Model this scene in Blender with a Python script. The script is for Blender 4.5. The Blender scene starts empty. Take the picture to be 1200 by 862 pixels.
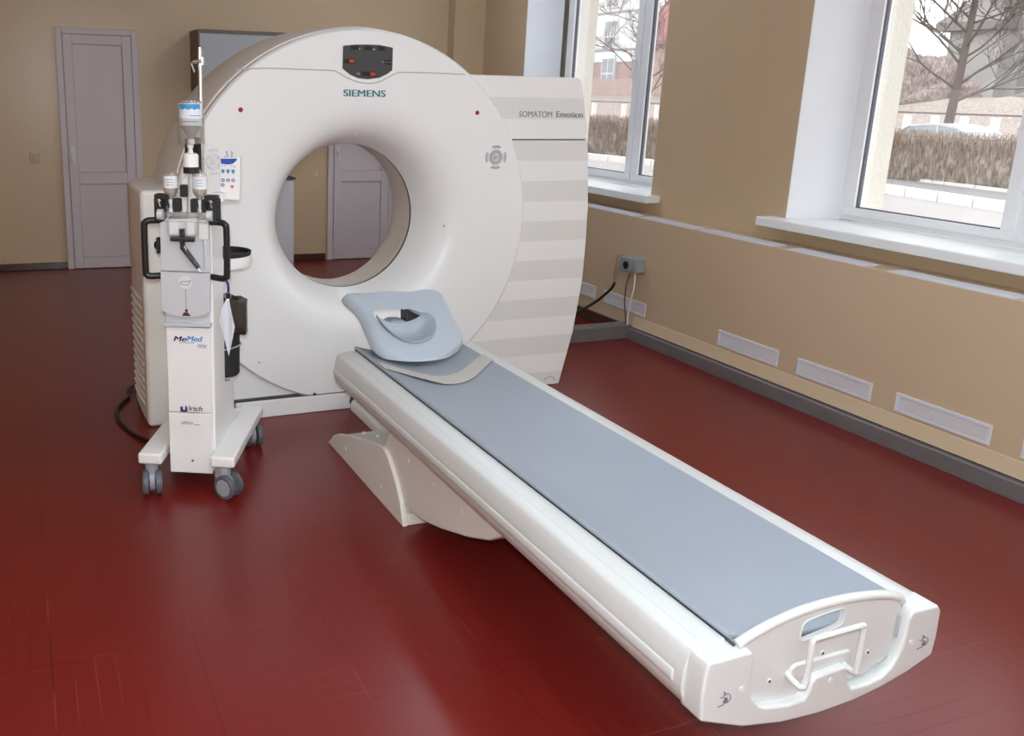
import bpy, bmesh, math, random
from mathutils import Vector, Matrix
PI = math.pi
scene = bpy.context.scene
COL = scene.collection

# ------------------------------------------------------------------ materials
def s2l(c):
    return c / 12.92 if c <= 0.04045 else ((c + 0.055) / 1.055) ** 2.4

def rgb(r, g, b):
    return (s2l(r / 255), s2l(g / 255), s2l(b / 255), 1.0)

def newmat(name):
    m = bpy.data.materials.new(name)
    m.use_nodes = True
    nt = m.node_tree
    b = nt.nodes['Principled BSDF']
    return m, nt, b

def mat(name, col, rough=0.5, metal=0.0, spec=0.5, vary=0.03, scale=6.0, bump=0.0, bscale=200.0, emit=None, estr=1.0):
    m, nt, b = newmat(name)
    c = rgb(*col)
    b.inputs['Roughness'].default_value = rough
    b.inputs['Metallic'].default_value = metal
    b.inputs['Specular IOR Level'].default_value = spec
    if emit:
        b.inputs['Emission Color'].default_value = rgb(*emit)
        b.inputs['Emission Strength'].default_value = estr
    tc = nt.nodes.new('ShaderNodeTexCoord')
    n = nt.nodes.new('ShaderNodeTexNoise')
    n.inputs['Scale'].default_value = scale
    n.inputs['Detail'].default_value = 3
    nt.links.new(tc.outputs['Object'], n.inputs['Vector'])
    mx = nt.nodes.new('ShaderNodeMix'); mx.data_type = 'RGBA'
    mx.inputs['A'].default_value = tuple(max(0, v * (1 - vary)) for v in c[:3]) + (1,)
    mx.inputs['B'].default_value = tuple(min(1, v * (1 + vary)) for v in c[:3]) + (1,)
    nt.links.new(n.outputs['Fac'], mx.inputs['Factor'])
    nt.links.new(mx.outputs['Result'], b.inputs['Base Color'])
    if bump:
        n2 = nt.nodes.new('ShaderNodeTexNoise'); n2.inputs['Scale'].default_value = bscale
        nt.links.new(tc.outputs['Object'], n2.inputs['Vector'])
        bp = nt.nodes.new('ShaderNodeBump'); bp.inputs['Strength'].default_value = bump
        bp.inputs['Distance'].default_value = 0.01
        nt.links.new(n2.outputs['Fac'], bp.inputs['Height'])
        nt.links.new(bp.outputs['Normal'], b.inputs['Normal'])
    return m

def clear(name, tint=(1, 1, 1), gloss=0.08, body=0.0, bodycol=(255, 255, 255), rough=0.03):
    """thin clear glass or plastic: tinted see-through with a little gloss"""
    m, nt, b = newmat(name)
    out = nt.nodes['Material Output']
    tr = nt.nodes.new('ShaderNodeBsdfTransparent'); tr.inputs['Color'].default_value = tuple(tint) + (1,)
    gl = nt.nodes.new('ShaderNodeBsdfGlossy'); gl.inputs['Roughness'].default_value = rough
    lw = nt.nodes.new('ShaderNodeLayerWeight'); lw.inputs['Blend'].default_value = 0.35
    mp = nt.nodes.new('ShaderNodeMapRange')
    mp.inputs['To Min'].default_value = gloss; mp.inputs['To Max'].default_value = min(1, gloss + 0.5)
    nt.links.new(lw.outputs['Facing'], mp.inputs['Value'])
    ms = nt.nodes.new('ShaderNodeMixShader')
    nt.links.new(mp.outputs['Result'], ms.inputs['Fac'])
    nt.links.new(tr.outputs[0], ms.inputs[1]); nt.links.new(gl.outputs[0], ms.inputs[2])
    last = ms
    if body > 0:
        b.inputs['Base Color'].default_value = rgb(*bodycol); b.inputs['Roughness'].default_value = 0.3
        m2 = nt.nodes.new('ShaderNodeMixShader'); m2.inputs['Fac'].default_value = body
        nt.links.new(ms.outputs[0], m2.inputs[1]); nt.links.new(b.outputs[0], m2.inputs[2]); last = m2
    nt.links.new(last.outputs[0], out.inputs['Surface'])
    return m

def math_node(nt, op, a, b=None, c=None):
    n = nt.nodes.new('ShaderNodeMath'); n.operation = op
    for i, v in enumerate((a, b, c)):
        if v is None: continue
        if isinstance(v, (int, float)): n.inputs[i].default_value = v
        else: nt.links.new(v, n.inputs[i])
    return n.outputs[0]

def floor_mat():
    m, nt, b = newmat('red_painted_parquet')
    geo = nt.nodes.new('ShaderNodeTexCoord')
    sep = nt.nodes.new('ShaderNodeSeparateXYZ'); nt.links.new(geo.outputs['Object'], sep.inputs[0])
    S = 0.40
    X = math_node(nt, 'DIVIDE', math_node(nt, 'ADD', sep.outputs[0], 20.0), S)
    Y = math_node(nt, 'DIVIDE', math_node(nt, 'ADD', sep.outputs[1], 20.0), S)
    par = math_node(nt, 'MODULO', math_node(nt, 'ADD', math_node(nt, 'FLOOR', X), math_node(nt, 'FLOOR', Y)), 2.0)
    u = math_node(nt, 'ADD', math_node(nt, 'MULTIPLY', X, par), math_node(nt, 'MULTIPLY', Y, math_node(nt, 'SUBTRACT', 1.0, par)))
    def line(v, w):
        f = math_node(nt, 'FRACT', v)
        d = math_node(nt, 'ABSOLUTE', math_node(nt, 'SUBTRACT', f, 0.5))
        return math_node(nt, 'GREATER_THAN', d, 0.5 - w)
    strips = line(math_node(nt, 'MULTIPLY', u, 7.0), 0.022)
    edge = math_node(nt, 'MAXIMUM', line(X, 0.0055), line(Y, 0.0055))
    ln = math_node(nt, 'MAXIMUM', strips, edge)
    # grooves wear through in patches
    n1 = nt.nodes.new('ShaderNodeTexNoise'); n1.inputs['Scale'].default_value = 3.5; n1.inputs['Detail'].default_value = 5
    nt.links.new(geo.outputs['Object'], n1.inputs['Vector'])
    patch = nt.nodes.new('ShaderNodeMapRange'); patch.inputs['From Min'].default_value = 0.47; patch.inputs['From Max'].default_value = 0.62
    nt.links.new(n1.outputs['Fac'], patch.inputs['Value'])
    lnw = math_node(nt, 'MULTIPLY', ln, patch.outputs[0])
    n2 = nt.nodes.new('ShaderNodeTexNoise'); n2.inputs['Scale'].default_value = 1.3; n2.inputs['Detail'].default_value = 4
    nt.links.new(geo.outputs['Object'], n2.inputs['Vector'])
    base = nt.nodes.new('ShaderNodeMix'); base.data_type = 'RGBA'
    base.inputs['A'].default_value = rgb(106, 23, 19); base.inputs['B'].default_value = rgb(118, 30, 25)
    nt.links.new(n2.outputs['Fac'], base.inputs['Factor'])
    worn = nt.nodes.new('ShaderNodeMix'); worn.data_type = 'RGBA'
    worn.inputs['B'].default_value = rgb(150, 72, 60)
    grv = nt.nodes.new('ShaderNodeMix'); grv.data_type = 'RGBA'; grv.inputs['B'].default_value = rgb(74, 20, 18)
    nt.links.new(base.outputs['Result'], grv.inputs['A']); nt.links.new(math_node(nt, 'MULTIPLY', ln, 0.55), grv.inputs['Factor'])
    nt.links.new(grv.outputs['Result'], worn.inputs['A'])
    nt.links.new(math_node(nt, 'MULTIPLY', lnw, 0.5), worn.inputs['Factor'])
    nt.links.new(worn.outputs['Result'], b.inputs['Base Color'])
    b.inputs['Roughness'].default_value = 0.29
    hs = math_node(nt, 'SUBTRACT', 1.0, ln)
    bp = nt.nodes.new('ShaderNodeBump'); bp.inputs['Strength'].default_value = 0.25; bp.inputs['Distance'].default_value = 0.003
    nt.links.new(hs, bp.inputs['Height']); nt.links.new(bp.outputs['Normal'], b.inputs['Normal'])
    b.inputs['Specular IOR Level'].default_value = 0.45
    return m

def stripe_mat():
    """off-white panel with the printed grey bands (bands repeat up the panel)"""
    m, nt, b = newmat('banded_white_panel')
    tc = nt.nodes.new('ShaderNodeTexCoord')
    sep = nt.nodes.new('ShaderNodeSeparateXYZ'); nt.links.new(tc.outputs['Object'], sep.inputs[0])
    v = math_node(nt, 'DIVIDE', math_node(nt, 'ADD', sep.outputs[2], 2.135 * 1 - 1.5735), 0.2135)
    f = math_node(nt, 'FRACT', v)
    g = math_node(nt, 'GREATER_THAN', f, 0.495)
    mx = nt.nodes.new('ShaderNodeMix'); mx.data_type = 'RGBA'
    mx.inputs['A'].default_value = rgb(236, 235, 233); mx.inputs['B'].default_value = rgb(223, 222, 218)
    nt.links.new(g, mx.inputs['Factor']); nt.links.new(mx.outputs['Result'], b.inputs['Base Color'])
    b.inputs['Roughness'].default_value = 0.4
    return m

def hedge_mat(name, c1, c2, c3):
    m, nt, b = newmat(name)
    tc = nt.nodes.new('ShaderNodeTexCoord')
    mp = nt.nodes.new('ShaderNodeMapping'); mp.inputs['Scale'].default_value = (9, 9, 3)
    nt.links.new(tc.outputs['Object'], mp.inputs['Vector'])
    n = nt.nodes.new('ShaderNodeTexNoise'); n.inputs['Scale'].default_value = 1.2; n.inputs['Detail'].default_value = 8
    nt.links.new(mp.outputs[0], n.inputs['Vector'])
    cr = nt.nodes.new('ShaderNodeValToRGB')
    cr.color_ramp.elements[0].position = 0.35; cr.color_ramp.elements[0].color = rgb(*c1)
    cr.color_ramp.elements[1].position = 0.68; cr.color_ramp.elements[1].color = rgb(*c3)
    e = cr.color_ramp.elements.new(0.5); e.color = rgb(*c2)
    nt.links.new(n.outputs['Fac'], cr.inputs['Fac']); nt.links.new(cr.outputs['Color'], b.inputs['Base Color'])
    b.inputs['Roughness'].default_value = 0.9
    return m

def brick_mat(name, c1, c2, mortar, scale):
    m, nt, b = newmat(name)
    tc = nt.nodes.new('ShaderNodeTexCoord')
    mp = nt.nodes.new('ShaderNodeMapping'); mp.inputs['Rotation'].default_value = (PI / 2, 0, PI / 2)
    sp = nt.nodes.new('ShaderNodeSeparateXYZ'); cb = nt.nodes.new('ShaderNodeCombineXYZ')
    nt.links.new(tc.outputs['Object'], sp.inputs[0])
    nt.links.new(sp.outputs[1], cb.inputs[0]); nt.links.new(sp.outputs[2], cb.inputs[1])
    br = nt.nodes.new('ShaderNodeTexBrick'); br.inputs['Scale'].default_value = scale
    br.inputs['Color1'].default_value = rgb(*c1); br.inputs['Color2'].default_value = rgb(*c2); br.inputs['Mortar'].default_value = rgb(*mortar)
    nt.links.new(cb.outputs[0], br.inputs['Vector']); nt.links.new(br.outputs['Color'], b.inputs['Base Color'])
    b.inputs['Roughness'].default_value = 0.9
    nt.nodes.remove(mp)
    return m

M = {}
M['floor'] = floor_mat()
M['wall'] = mat('tan_wall_paint', (203, 178, 146), rough=0.42, vary=0.05, scale=1.5, bump=0.12, bscale=60)
M['wall_back'] = mat('tan_gloss_wall_paint', (203, 178, 146), rough=0.30, vary=0.05, scale=1.5, bump=0.10, bscale=25)
M['wall_lower'] = mat('tan_wall_paint_lower', (205, 181, 151), rough=0.45, vary=0.04, scale=2, bump=0.1, bscale=70)
M['ceiling'] = mat('white_ceiling_paint', (235, 233, 228), rough=0.8)
M['reveal'] = mat('white_window_reveal_paint', (236, 238, 242), rough=0.6)
M['pvc'] = mat('white_window_plastic', (240, 241, 243), rough=0.3)
M['gasket'] = mat('dark_window_gasket', (88, 86, 96), rough=0.6)
M['sill'] = mat('white_sill_paint', (238, 240, 240), rough=0.35)
M['grille'] = mat('white_grille_plastic', (220, 220, 226), rough=0.5)
M['door'] = mat('pale_lilac_door_paint', (206, 196, 199), rough=0.42, vary=0.03, scale=3)
M['brownbase'] = mat('dark_brown_baseboard', (74, 46, 38), rough=0.25)
M['duct'] = mat('grey_steel_duct', (128, 124, 125), rough=0.42, metal=0.35, vary=0.15, scale=9)
M['cream_stucco'] = mat('cream_stucco', (222, 217, 207), rough=0.9, vary=0.06, scale=30, bump=0.6, bscale=40)
M['white'] = mat('scanner_white_plastic', (238, 237, 236), rough=0.35, vary=0.01)
M['white_warm'] = mat('scanner_offwhite_plastic', (228, 224, 218), rough=0.4, vary=0.015)
M['bed'] = mat('table_offwhite_plastic', (208, 208, 206), rough=0.33, vary=0.015)
M['beige'] = mat('bore_lining_beige', (214, 203, 192), rough=0.4)
M['stripe'] = stripe_mat()
M['dark'] = mat('dark_seam', (70, 70, 70), rough=0.6)
M['seamgrey'] = mat('light_grey_seam', (188, 187, 186), rough=0.5)
M['display'] = mat('dark_grey_display', (66, 68, 69), rough=0.35)
M['displayblack'] = mat('display_black_window', (30, 30, 31), rough=0.3)
M['led'] = mat('lit_red_digits', (190, 60, 30), emit=(225, 70, 35), estr=0.5)
M['ledlabel'] = mat('display_pale_caption', (150, 150, 150))
M['teal'] = mat('teal_lettering', (18, 122, 128), rough=0.4)
M['greytext'] = mat('grey_lettering', (132, 131, 130), rough=0.5)
M['red'] = mat('dark_red_lens', (165, 30, 42), rough=0.25)
M['padgrey'] = mat('grey_button_plastic', (176, 176, 176), rough=0.5)
M['padwhite'] = mat('white_button_plastic', (224, 223, 222), rough=0.4)
M['mattress'] = mat('blue_grey_vinyl', (150, 157, 167), rough=0.42, vary=0.03)
M['cushion'] = mat('light_blue_grey_foam', (178, 187, 197), rough=0.55, vary=0.02, bump=0.05, bscale=400)
M['cup'] = mat('darker_blue_grey_foam', (168, 177, 187), rough=0.5)
M['strap'] = mat('beige_grey_webbing', (192, 189, 183), rough=0.7, bump=0.2, bscale=300)
M['inkblue'] = mat('grey_icon_ink', (110, 112, 122), rough=0.5)
M['stand'] = mat('injector_white_plastic', (240, 238, 236), rough=0.38)
M['silver'] = mat('brushed_silver_panel', (206, 208, 212), rough=0.4, metal=0.05)
M['chrome'] = mat('chrome', (205, 203, 203), rough=0.18, metal=1.0)
M['black'] = mat('black_plastic', (26, 26, 28), rough=0.35)
M['blackrough'] = mat('black_matt_plastic', (30, 30, 32), rough=0.6)
M['bag'] = mat('dark_brown_bin_bag', (58, 52, 47), rough=0.25)
M['casterdark'] = mat('dark_grey_caster_rubber', (92, 96, 102), rough=0.5)
M['casterlight'] = mat('light_grey_caster_hub', (160, 160, 170), rough=0.45)
M['paper'] = mat('pale_blue_white_paper', (216, 218, 228), rough=0.7)
M['navy'] = mat('navy_print', (42, 36, 110), rough=0.5)
M['skyblue'] = mat('light_blue_print', (60, 150, 210), rough=0.5)
M['blue'] = mat('strong_blue_print', (38, 80, 178), rough=0.5)
M['midblue'] = mat('mid_blue_print', (88, 128, 196), rough=0.5)
M['pink'] = mat('pale_red_print', (226, 120, 112), rough=0.5)
M['maroon'] = mat('maroon_print', (92, 40, 44), rough=0.5)
M['greyprint'] = mat('grey_print', (120, 122, 128), rough=0.5)
M['acrylic'] = clear('clear_acrylic', (0.97, 0.97, 0.96), 0.06, 0.06, (225, 225, 225))
M['bottle'] = clear('clear_bottle_plastic', (0.96, 0.95, 0.94), 0.10, 0.10, (230, 226, 222))
M['liquid'] = clear('pale_liquid', (0.97, 0.95, 0.94), 0.03, 0.10, (226, 220, 216))
M['label'] = mat('white_bottle_label', (226, 229, 234), rough=0.5)
M['smoke'] = clear('smoky_tube', (0.45, 0.46, 0.48), 0.08, 0.25, (60, 62, 66))
M['glass'] = clear('window_glass', (0.98, 0.99, 0.99), 0.015, 0.0, rough=0.0)
M['boxgrey'] = mat('grey_socket_plastic', (150, 156, 160), rough=0.45)
M['cablewhite'] = mat('white_cable', (222, 216, 208), rough=0.5)
M['cablemauve'] = mat('mauve_brown_cable', (120, 96, 96), rough=0.5)
M['cabinet'] = mat('grey_cabinet_front', (176, 180, 182), rough=0.4)
M['cabinetside'] = mat('brown_cabinet_side', (112, 98, 88), rough=0.5)
M['switch'] = mat('painted_over_switch', (184, 166, 138), rough=0.35)
M['lamp'] = mat('fill_lamp_diffuser', (255, 250, 240), emit=(221, 238, 255), estr=16.5)
M['lampframe'] = mat('fill_lamp_frame', (235, 235, 235), rough=0.5)
# outdoors
M['road'] = mat('pale_wet_asphalt', (126, 124, 125), rough=0.8, vary=0.12, scale=1.5)
M['pavement'] = mat('pale_paving', (152, 147, 146), rough=0.9, vary=0.1, scale=2)
M['curb'] = mat('whitewashed_curb', (206, 205, 202), rough=0.9, vary=0.08, scale=4)
M['soil'] = mat('dry_grass_soil', (136, 124, 114), rough=1, vary=0.2, scale=1.5)
M['bank'] = hedge_mat('dry_grass_bank', (126, 114, 107), (148, 137, 130), (172, 163, 158))
M['hedge'] = hedge_mat('bare_hedge', (96, 85, 76), (126, 115, 104), (158, 146, 134))
M['twig'] = hedge_mat('bare_twigs', (110, 93, 81), (142, 124, 111), (168, 152, 140))
M['bush'] = hedge_mat('reddish_bare_bush', (112, 99, 96), (136, 123, 120), (164, 152, 149))
M['bark'] = mat('grey_brown_bark', (104, 96, 93), rough=0.9, vary=0.15, scale=8)
M['carpaint'] = mat('pale_silver_car_paint', (186, 188, 192), rough=0.2)
M['carglass'] = mat('car_window_glass', (150, 157, 162), rough=0.1)
M['tyre'] = mat('black_tyre', (40, 40, 40), rough=0.8)
M['postwhite'] = mat('whitewashed_fence_post', (226, 225, 223), rough=0.9)
M['railgrey'] = mat('weathered_rail', (120, 110, 106), rough=0.8)
M['concrete'] = mat('pale_grey_render', (160, 157, 155), rough=0.9, vary=0.08, scale=0.4)
M['whitehouse'] = mat('white_render', (214, 215, 217), rough=0.9)
M['paneblue'] = mat('pale_window_pane', (142, 148, 156), rough=0.2)
M['panegrey'] = mat('grey_stair_glazing', (116, 116, 118), rough=0.3)
M['eave'] = mat('mauve_grey_eave', (126, 118, 118), rough=0.8)
M['redroof'] = mat('pink_red_roof_tiles', (172, 120, 126), rough=0.8, vary=0.15, scale=3)
M['brick'] = brick_mat('red_brick', (164, 134, 126), (172, 150, 143), (180, 172, 168), 2.0)

# ------------------------------------------------------------------ mesh helpers
def wmat(o):
    m = Matrix.Identity(4)
    while o is not None:
        m = o.matrix_basis @ m
        o = o.parent
    return m

def box(bm, x0, x1, y0, y1, z0, z1):
    v = [bm.verts.new((x, y, z)) for x in (x0, x1) for y in (y0, y1) for z in (z0, z1)]
    for f in ((0, 1, 3, 2), (4, 6, 7, 5), (0, 4, 5, 1), (2, 3, 7, 6), (0, 2, 6, 4), (1, 5, 7, 3)):
        bm.faces.new([v[i] for i in f])
    return v

def prism(bm, pts, axis, a, b):
    """extrude a 2D outline along an axis ('x': pts are (y,z), 'y': (x,z), 'z': (x,y))"""
    def mk(p, t):
        return {'x': (t, p[0], p[1]), 'y': (p[0], t, p[1]), 'z': (p[0], p[1], t)}[axis]
    A = [bm.verts.new(mk(p, a)) for p in pts]; B = [bm.verts.new(mk(p, b)) for p in pts]
    n = len(pts)
    bm.faces.new(A); bm.faces.new(B[::-1])
    for i in range(n):
        bm.faces.new((A[i], B[i], B[(i + 1) % n], A[(i + 1) % n]))

def frames(pts, closed=False):
    n = len(pts); T = []
    for i in range(n):
        if closed: d = pts[(i + 1) % n] - pts[i - 1]
        else: d = pts[min(i + 1, n - 1)] - pts[max(i - 1, 0)]
        T.append(d.normalized())
    up = Vector((0, 0, 1)) if abs(T[0].z) < 0.9 else Vector((1, 0, 0))
    N = (up - T[0] * up.dot(T[0])).normalized(); out = []
    for t in T:
        N = (N - t * N.dot(t)).normalized(); out.append((t, N, t.cross(N)))
    return out

def tube(bm, pts, r, n=10, closed=False, caps=True):
    pts = [Vector(p) for p in pts]; F = frames(pts, closed); rings = []
    for i, (p, (t, N, B)) in enumerate(zip(pts, F)):
        rr = r[i] if isinstance(r, (list, tuple)) else r
        rings.append([bm.verts.new(p + (N * math.cos(2 * PI * k / n) + B * math.sin(2 * PI * k / n)) * rr) for k in range(n)])
    m = len(rings)
    for i in range(m if closed else m - 1):
        a, b = rings[i], rings[(i + 1) % m]
        for k in range(n):
            bm.faces.new((a[k], a[(k + 1) % n], b[(k + 1) % n], b[k]))
    if caps and not closed:
        bm.faces.new(rings[0][::-1]); bm.faces.new(rings[-1])

def smooth_path(pts, sub=5, closed=False):
    """Catmull-Rom through the given points"""
    P = [Vector(p) for p in pts]; n = len(P); out = []
    for i in range(n if closed else n - 1):
        p0 = P[i - 1] if (closed or i > 0) else P[0]
        p1 = P[i]; p2 = P[(i + 1) % n]
        p3 = P[(i + 2) % n] if (closed or i + 2 < n) else P[-1]
        for k in range(sub):
            t = k / sub
            out.append(0.5 * ((2 * p1) + (p2 - p0) * t + (2 * p0 - 5 * p1 + 4 * p2 - p3) * t * t + (3 * p1 - p0 - 3 * p2 + p3) * t ** 3))
    if not closed: out.append(P[-1])
    return out

def lathe(bm, prof, c, axis='z', n=48, closed=False):
    """revolve (radius, height) profile around an axis through c"""
    rings = []
    for r, h in prof:
        ring = []
        for k in range(n):
            a = 2 * PI * k / n
            u, w = r * math.cos(a), r * math.sin(a)
            p = {'z': (c[0] + u, c[1] + w, h), 'y': (c[0] + u, h, c[2] + w), 'x': (h, c[1] + u, c[2] + w)}[axis]
            ring.append(bm.verts.new(p))
        rings.append(ring)
    m = len(rings)
    for i in range(m if closed else m - 1):
        a, b = rings[i], rings[(i + 1) % m]
        for k in range(n):
            bm.faces.new((a[k], a[(k + 1) % n], b[(k + 1) % n], b[k]))
    if not closed:
        if prof[0][0] > 1e-5: bm.faces.new(rings[0][::-1])
        if prof[-1][0] > 1e-5: bm.faces.new(rings[-1])

def cyl(bm, p0, p1, r0, r1=None, n=20):
    tube(bm, [p0, p1], [r0, r0 if r1 is None else r1], n)

def bevel(bm, w, ang=30, seg=3):
    bmesh.ops.recalc_face_normals(bm, faces=bm.faces)
    ed = [e for e in bm.edges if len(e.link_faces) == 2 and e.calc_face_angle(0) > math.radians(ang)]
    if ed:
        bmesh.ops.bevel(bm, geom=ed, offset=w, offset_type='OFFSET', segments=seg, profile=0.5, affect='EDGES', clamp_overlap=True)

def obj(name, bm, m, parent=None, bev=0, seg=3, ang=30, local=False, smooth=35, keep=False):
    if bev: bevel(bm, bev, ang, seg)
    if not keep: bmesh.ops.recalc_face_normals(bm, faces=bm.faces)
    me = bpy.data.meshes.new(name); bm.to_mesh(me); bm.free()
    if smooth:
        for p in me.polygons: p.use_smooth = True
        me.set_sharp_from_angle(angle=math.radians(smooth))
    me.materials.append(m)
    o = bpy.data.objects.new(name, me); COL.objects.link(o)
    if parent is not None:
        o.parent = parent
        if not local: me.transform(wmat(parent).inverted())
    if bev:
        w = o.modifiers.new('wn', 'WEIGHTED_NORMAL'); w.keep_sharp = True
    return o

def recentre(o):
    """put a top-level mesh's origin at the middle of its base"""
    vs = [v.co for v in o.data.vertices]
    c = Vector(((min(v.x for v in vs) + max(v.x for v in vs)) / 2, (min(v.y for v in vs) + max(v.y for v in vs)) / 2, min(v.z for v in vs)))
    o.data.transform(Matrix.Translation(-c)); o.location = c
    return o

def thing(name, label, cat, loc=(0, 0, 0), rz=0, group=None):
    o = bpy.data.objects.new(name, None); COL.objects.link(o)
    o.location = loc; o.rotation_euler = (0, 0, rz); o.empty_display_size = 0.1
    o['label'] = label; o['category'] = cat
    if group: o['group'] = group
    return o

def tag(o, label, cat, group=None):
    o['label'] = label; o['category'] = cat
    if group: o['group'] = group
    return o

def struct(name, bm, m, parent=None, **k):
    o = obj(name, bm, m, parent, **k)
    if parent is None: o['kind'] = 'structure'
    return o

def B(): return bmesh.new()

def bx(name, x0, x1, y0, y1, z0, z1, m, parent=None, bev=0, **k):
    b = B(); box(b, x0, x1, y0, y1, z0, z1); return obj(name, b, m, parent, bev, **k)

def text(name, body, width, loc, m, parent, local=False, rz=0, bold=0.0, shear=0.0, height=None):
    """lettering that stands upright and faces -y, centred on loc"""
    cu = bpy.data.curves.new(name, 'FONT'); cu.body = body; cu.size = 1.0
    cu.align_x = 'CENTER'; cu.align_y = 'CENTER'; cu.shear = shear; cu.resolution_u = 4
    tmp = bpy.data.objects.new(name, cu); COL.objects.link(tmp)
    bpy.context.view_layer.update()
    dg = bpy.context.evaluated_depsgraph_get()
    me = bpy.data.meshes.new_from_object(tmp.evaluated_get(dg)); me.name = name
    bpy.data.objects.remove(tmp); bpy.data.curves.remove(cu)
    xs = [v.co.x for v in me.vertices]; ys = [v.co.y for v in me.vertices]
    s = width / (max(xs) - min(xs)); sy = s if height is None else height / (max(ys) - min(ys))
    cx, cy = (max(xs) + min(xs)) / 2, (max(ys) + min(ys)) / 2
    T = Matrix.Translation(loc) @ Matrix.Rotation(rz, 4, 'Z') @ Matrix.Rotation(PI / 2, 4, 'X') @ Matrix.Diagonal((s, sy, 1, 1)) @ Matrix.Translation((-cx, -cy, 0))
    me.transform(T); me.materials.clear(); me.materials.append(m)
    b = bmesh.new(); b.from_mesh(me)
    if bold:
        src = b.copy(); tx = Matrix.Rotation(rz, 3, 'Z') @ Vector((bold * (s if height is None else s), 0, 0))
        for k, sg in ((1, 1), (2, -1)):
            c2 = src.copy(); bmesh.ops.translate(c2, vec=tx * sg + (Matrix.Rotation(rz, 3, 'Z') @ Vector((0, -.0003 * k, 0))), verts=c2.verts)
            tmpm = bpy.data.meshes.new('tmp'); c2.to_mesh(tmpm); c2.free(); b.from_mesh(tmpm); bpy.data.meshes.remove(tmpm)
        src.free()
    bmesh.ops.recalc_face_normals(b, faces=b.faces)
    ext = bmesh.ops.extrude_face_region(b, geom=list(b.faces))
    d = Matrix.Rotation(rz, 3, 'Z') @ Vector((0, -0.0012, 0))
    bmesh.ops.translate(b, vec=d, verts=[g for g in ext['geom'] if isinstance(g, bmesh.types.BMVert)])
    bmesh.ops.recalc_face_normals(b, faces=b.faces)
    b.to_mesh(me); b.free()
    o = bpy.data.objects.new(name, me); COL.objects.link(o)
    if parent is not None:
        o.parent = parent
        if not local: me.transform(wmat(parent).inverted())
    return o

# ------------------------------------------------------------------ the room
XW, XP, XD = 4.07, 3.83, 3.779      # upper right wall, boxed-in lower wall, duct face
XF = 4.36                           # window frame plane
XO = 4.64                           # outside wall face
LED = 0.81                          # ledge height
HC = 3.30
YR = -3.1
def yb(x): return 8.30 - 0.055 * x  # back wall runs very slightly off square

b = B(); prism(b, [(-3.2, YR), (5.0, YR), (5.0, 8.6), (-3.2, 8.6)], 'z', -0.06, 0.0)
struct('floor', b, M['floor'], smooth=0)
b = B(); prism(b, [(-3.2, YR - .2), (5.0, YR - .2), (5.0, 8.6), (-3.2, 8.6)], 'z', HC, HC + 0.1)
struct('ceiling', b, M['ceiling'], smooth=0)
b = B(); prism(b, [(-3.0, yb(-3.0)), (4.6, yb(4.6)), (4.6, 8.7), (-3.0, 8.7)], 'z', 0, HC)
struct('wall_back', b, M['wall_back'], smooth=0)
b = B(); prism(b, [(3.90, yb(3.9) + .02), (3.885, 7.92), (4.30, 7.92), (4.30, yb(4.3) + .02)], 'z', 0, HC)
struct('wall_back_pilaster', b, M['wall'], smooth=0)
b = B(); box(b, -3.2, -3.0, YR, 8.7, 0, HC)
struct('wall_left', b, M['wall'], smooth=0)
b = B(); box(b, -3.2, 5.0, YR - 0.2, YR, 0, HC)
struct('wall_front', b, M['wall'], smooth=0)
# right wall: piers between the three windows, inner core, plus outer stucco skin
ZS, ZT = 0.94, 2.95                 # sill and head of the openings
WIN = [(5.13, 6.94), (2.13, 3.94), (-0.87, 0.94), (-2.9, -2.06)]
WIN = WIN[:3]
b = B()
prev = 8.6
def pier(bm, y_hi, y_lo, top_skew=0.0):
    # y_hi: towards the back wall, y_lo: towards the camera; reveals splay 0.1 m towards the frame
    hi_out = y_hi + (0.10 if y_hi < 8 else 0); lo_out = y_lo - (0.10 if y_lo > YR + .1 else 0)
    p = [(XW, y_lo), (XF, lo_out), (XF, hi_out), (XW, y_hi)]
    if y_hi > 8: p = [(XW, y_lo), (XF, lo_out), (XF, 8.6), (4.26, 8.6), (4.20, 7.92)]
    prism(bm, p, 'z', 0, HC)
pier(b, 8.6, 6.94); pier(b, 5.13, 3.94); pier(b, 2.13, 0.94); pier(b, -0.87, YR)
for lo, hi in WIN:
    box(b, XW, XF, lo + 0.0, hi - 0.0, 0, ZS - 0.055); box(b, XW, XF, lo, hi, ZT, HC)
struct('wall_right', b, M['wall'], smooth=0)
# white painted reveals (thin plaster linings on the pier flanks and heads)
b = B()
for lo, hi in WIN:
    for y, s in ((lo, 1), (hi, -1)):
        prism(b, [(XW + .001, y - s * .002), (XF, y + s * 0.10), (XF, y + s * 0.106), (XW + .001, y + s * .004)], 'z', ZS - 0.05, ZT)
    prism(b, [(XW + .001, lo), (XF, lo + .10), (XF, hi - .10), (XW + .001, hi)], 'z', ZT - 0.006, ZT + 0.001)
struct('trim_1', b, M['reveal'], smooth=0)
b = B()
ys = [8.6, 6.76, 5.23, 3.80, 2.23, 0.80, -0.77, YR]
for i in range(0, 8, 2):
    box(b, XF + 0.075, XO, ys[i + 1], ys[i], -0.9, 9)
for i in range(1, 7, 2):
    box(b, XF + 0.075, XO, ys[i + 1], ys[i], -0.9, ZS - .02); box(b, XF + 0.075, XO, ys[i + 1], ys[i], ZT, 9)
struct('wall_outside', b, M['cream_stucco'], smooth=0)
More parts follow.
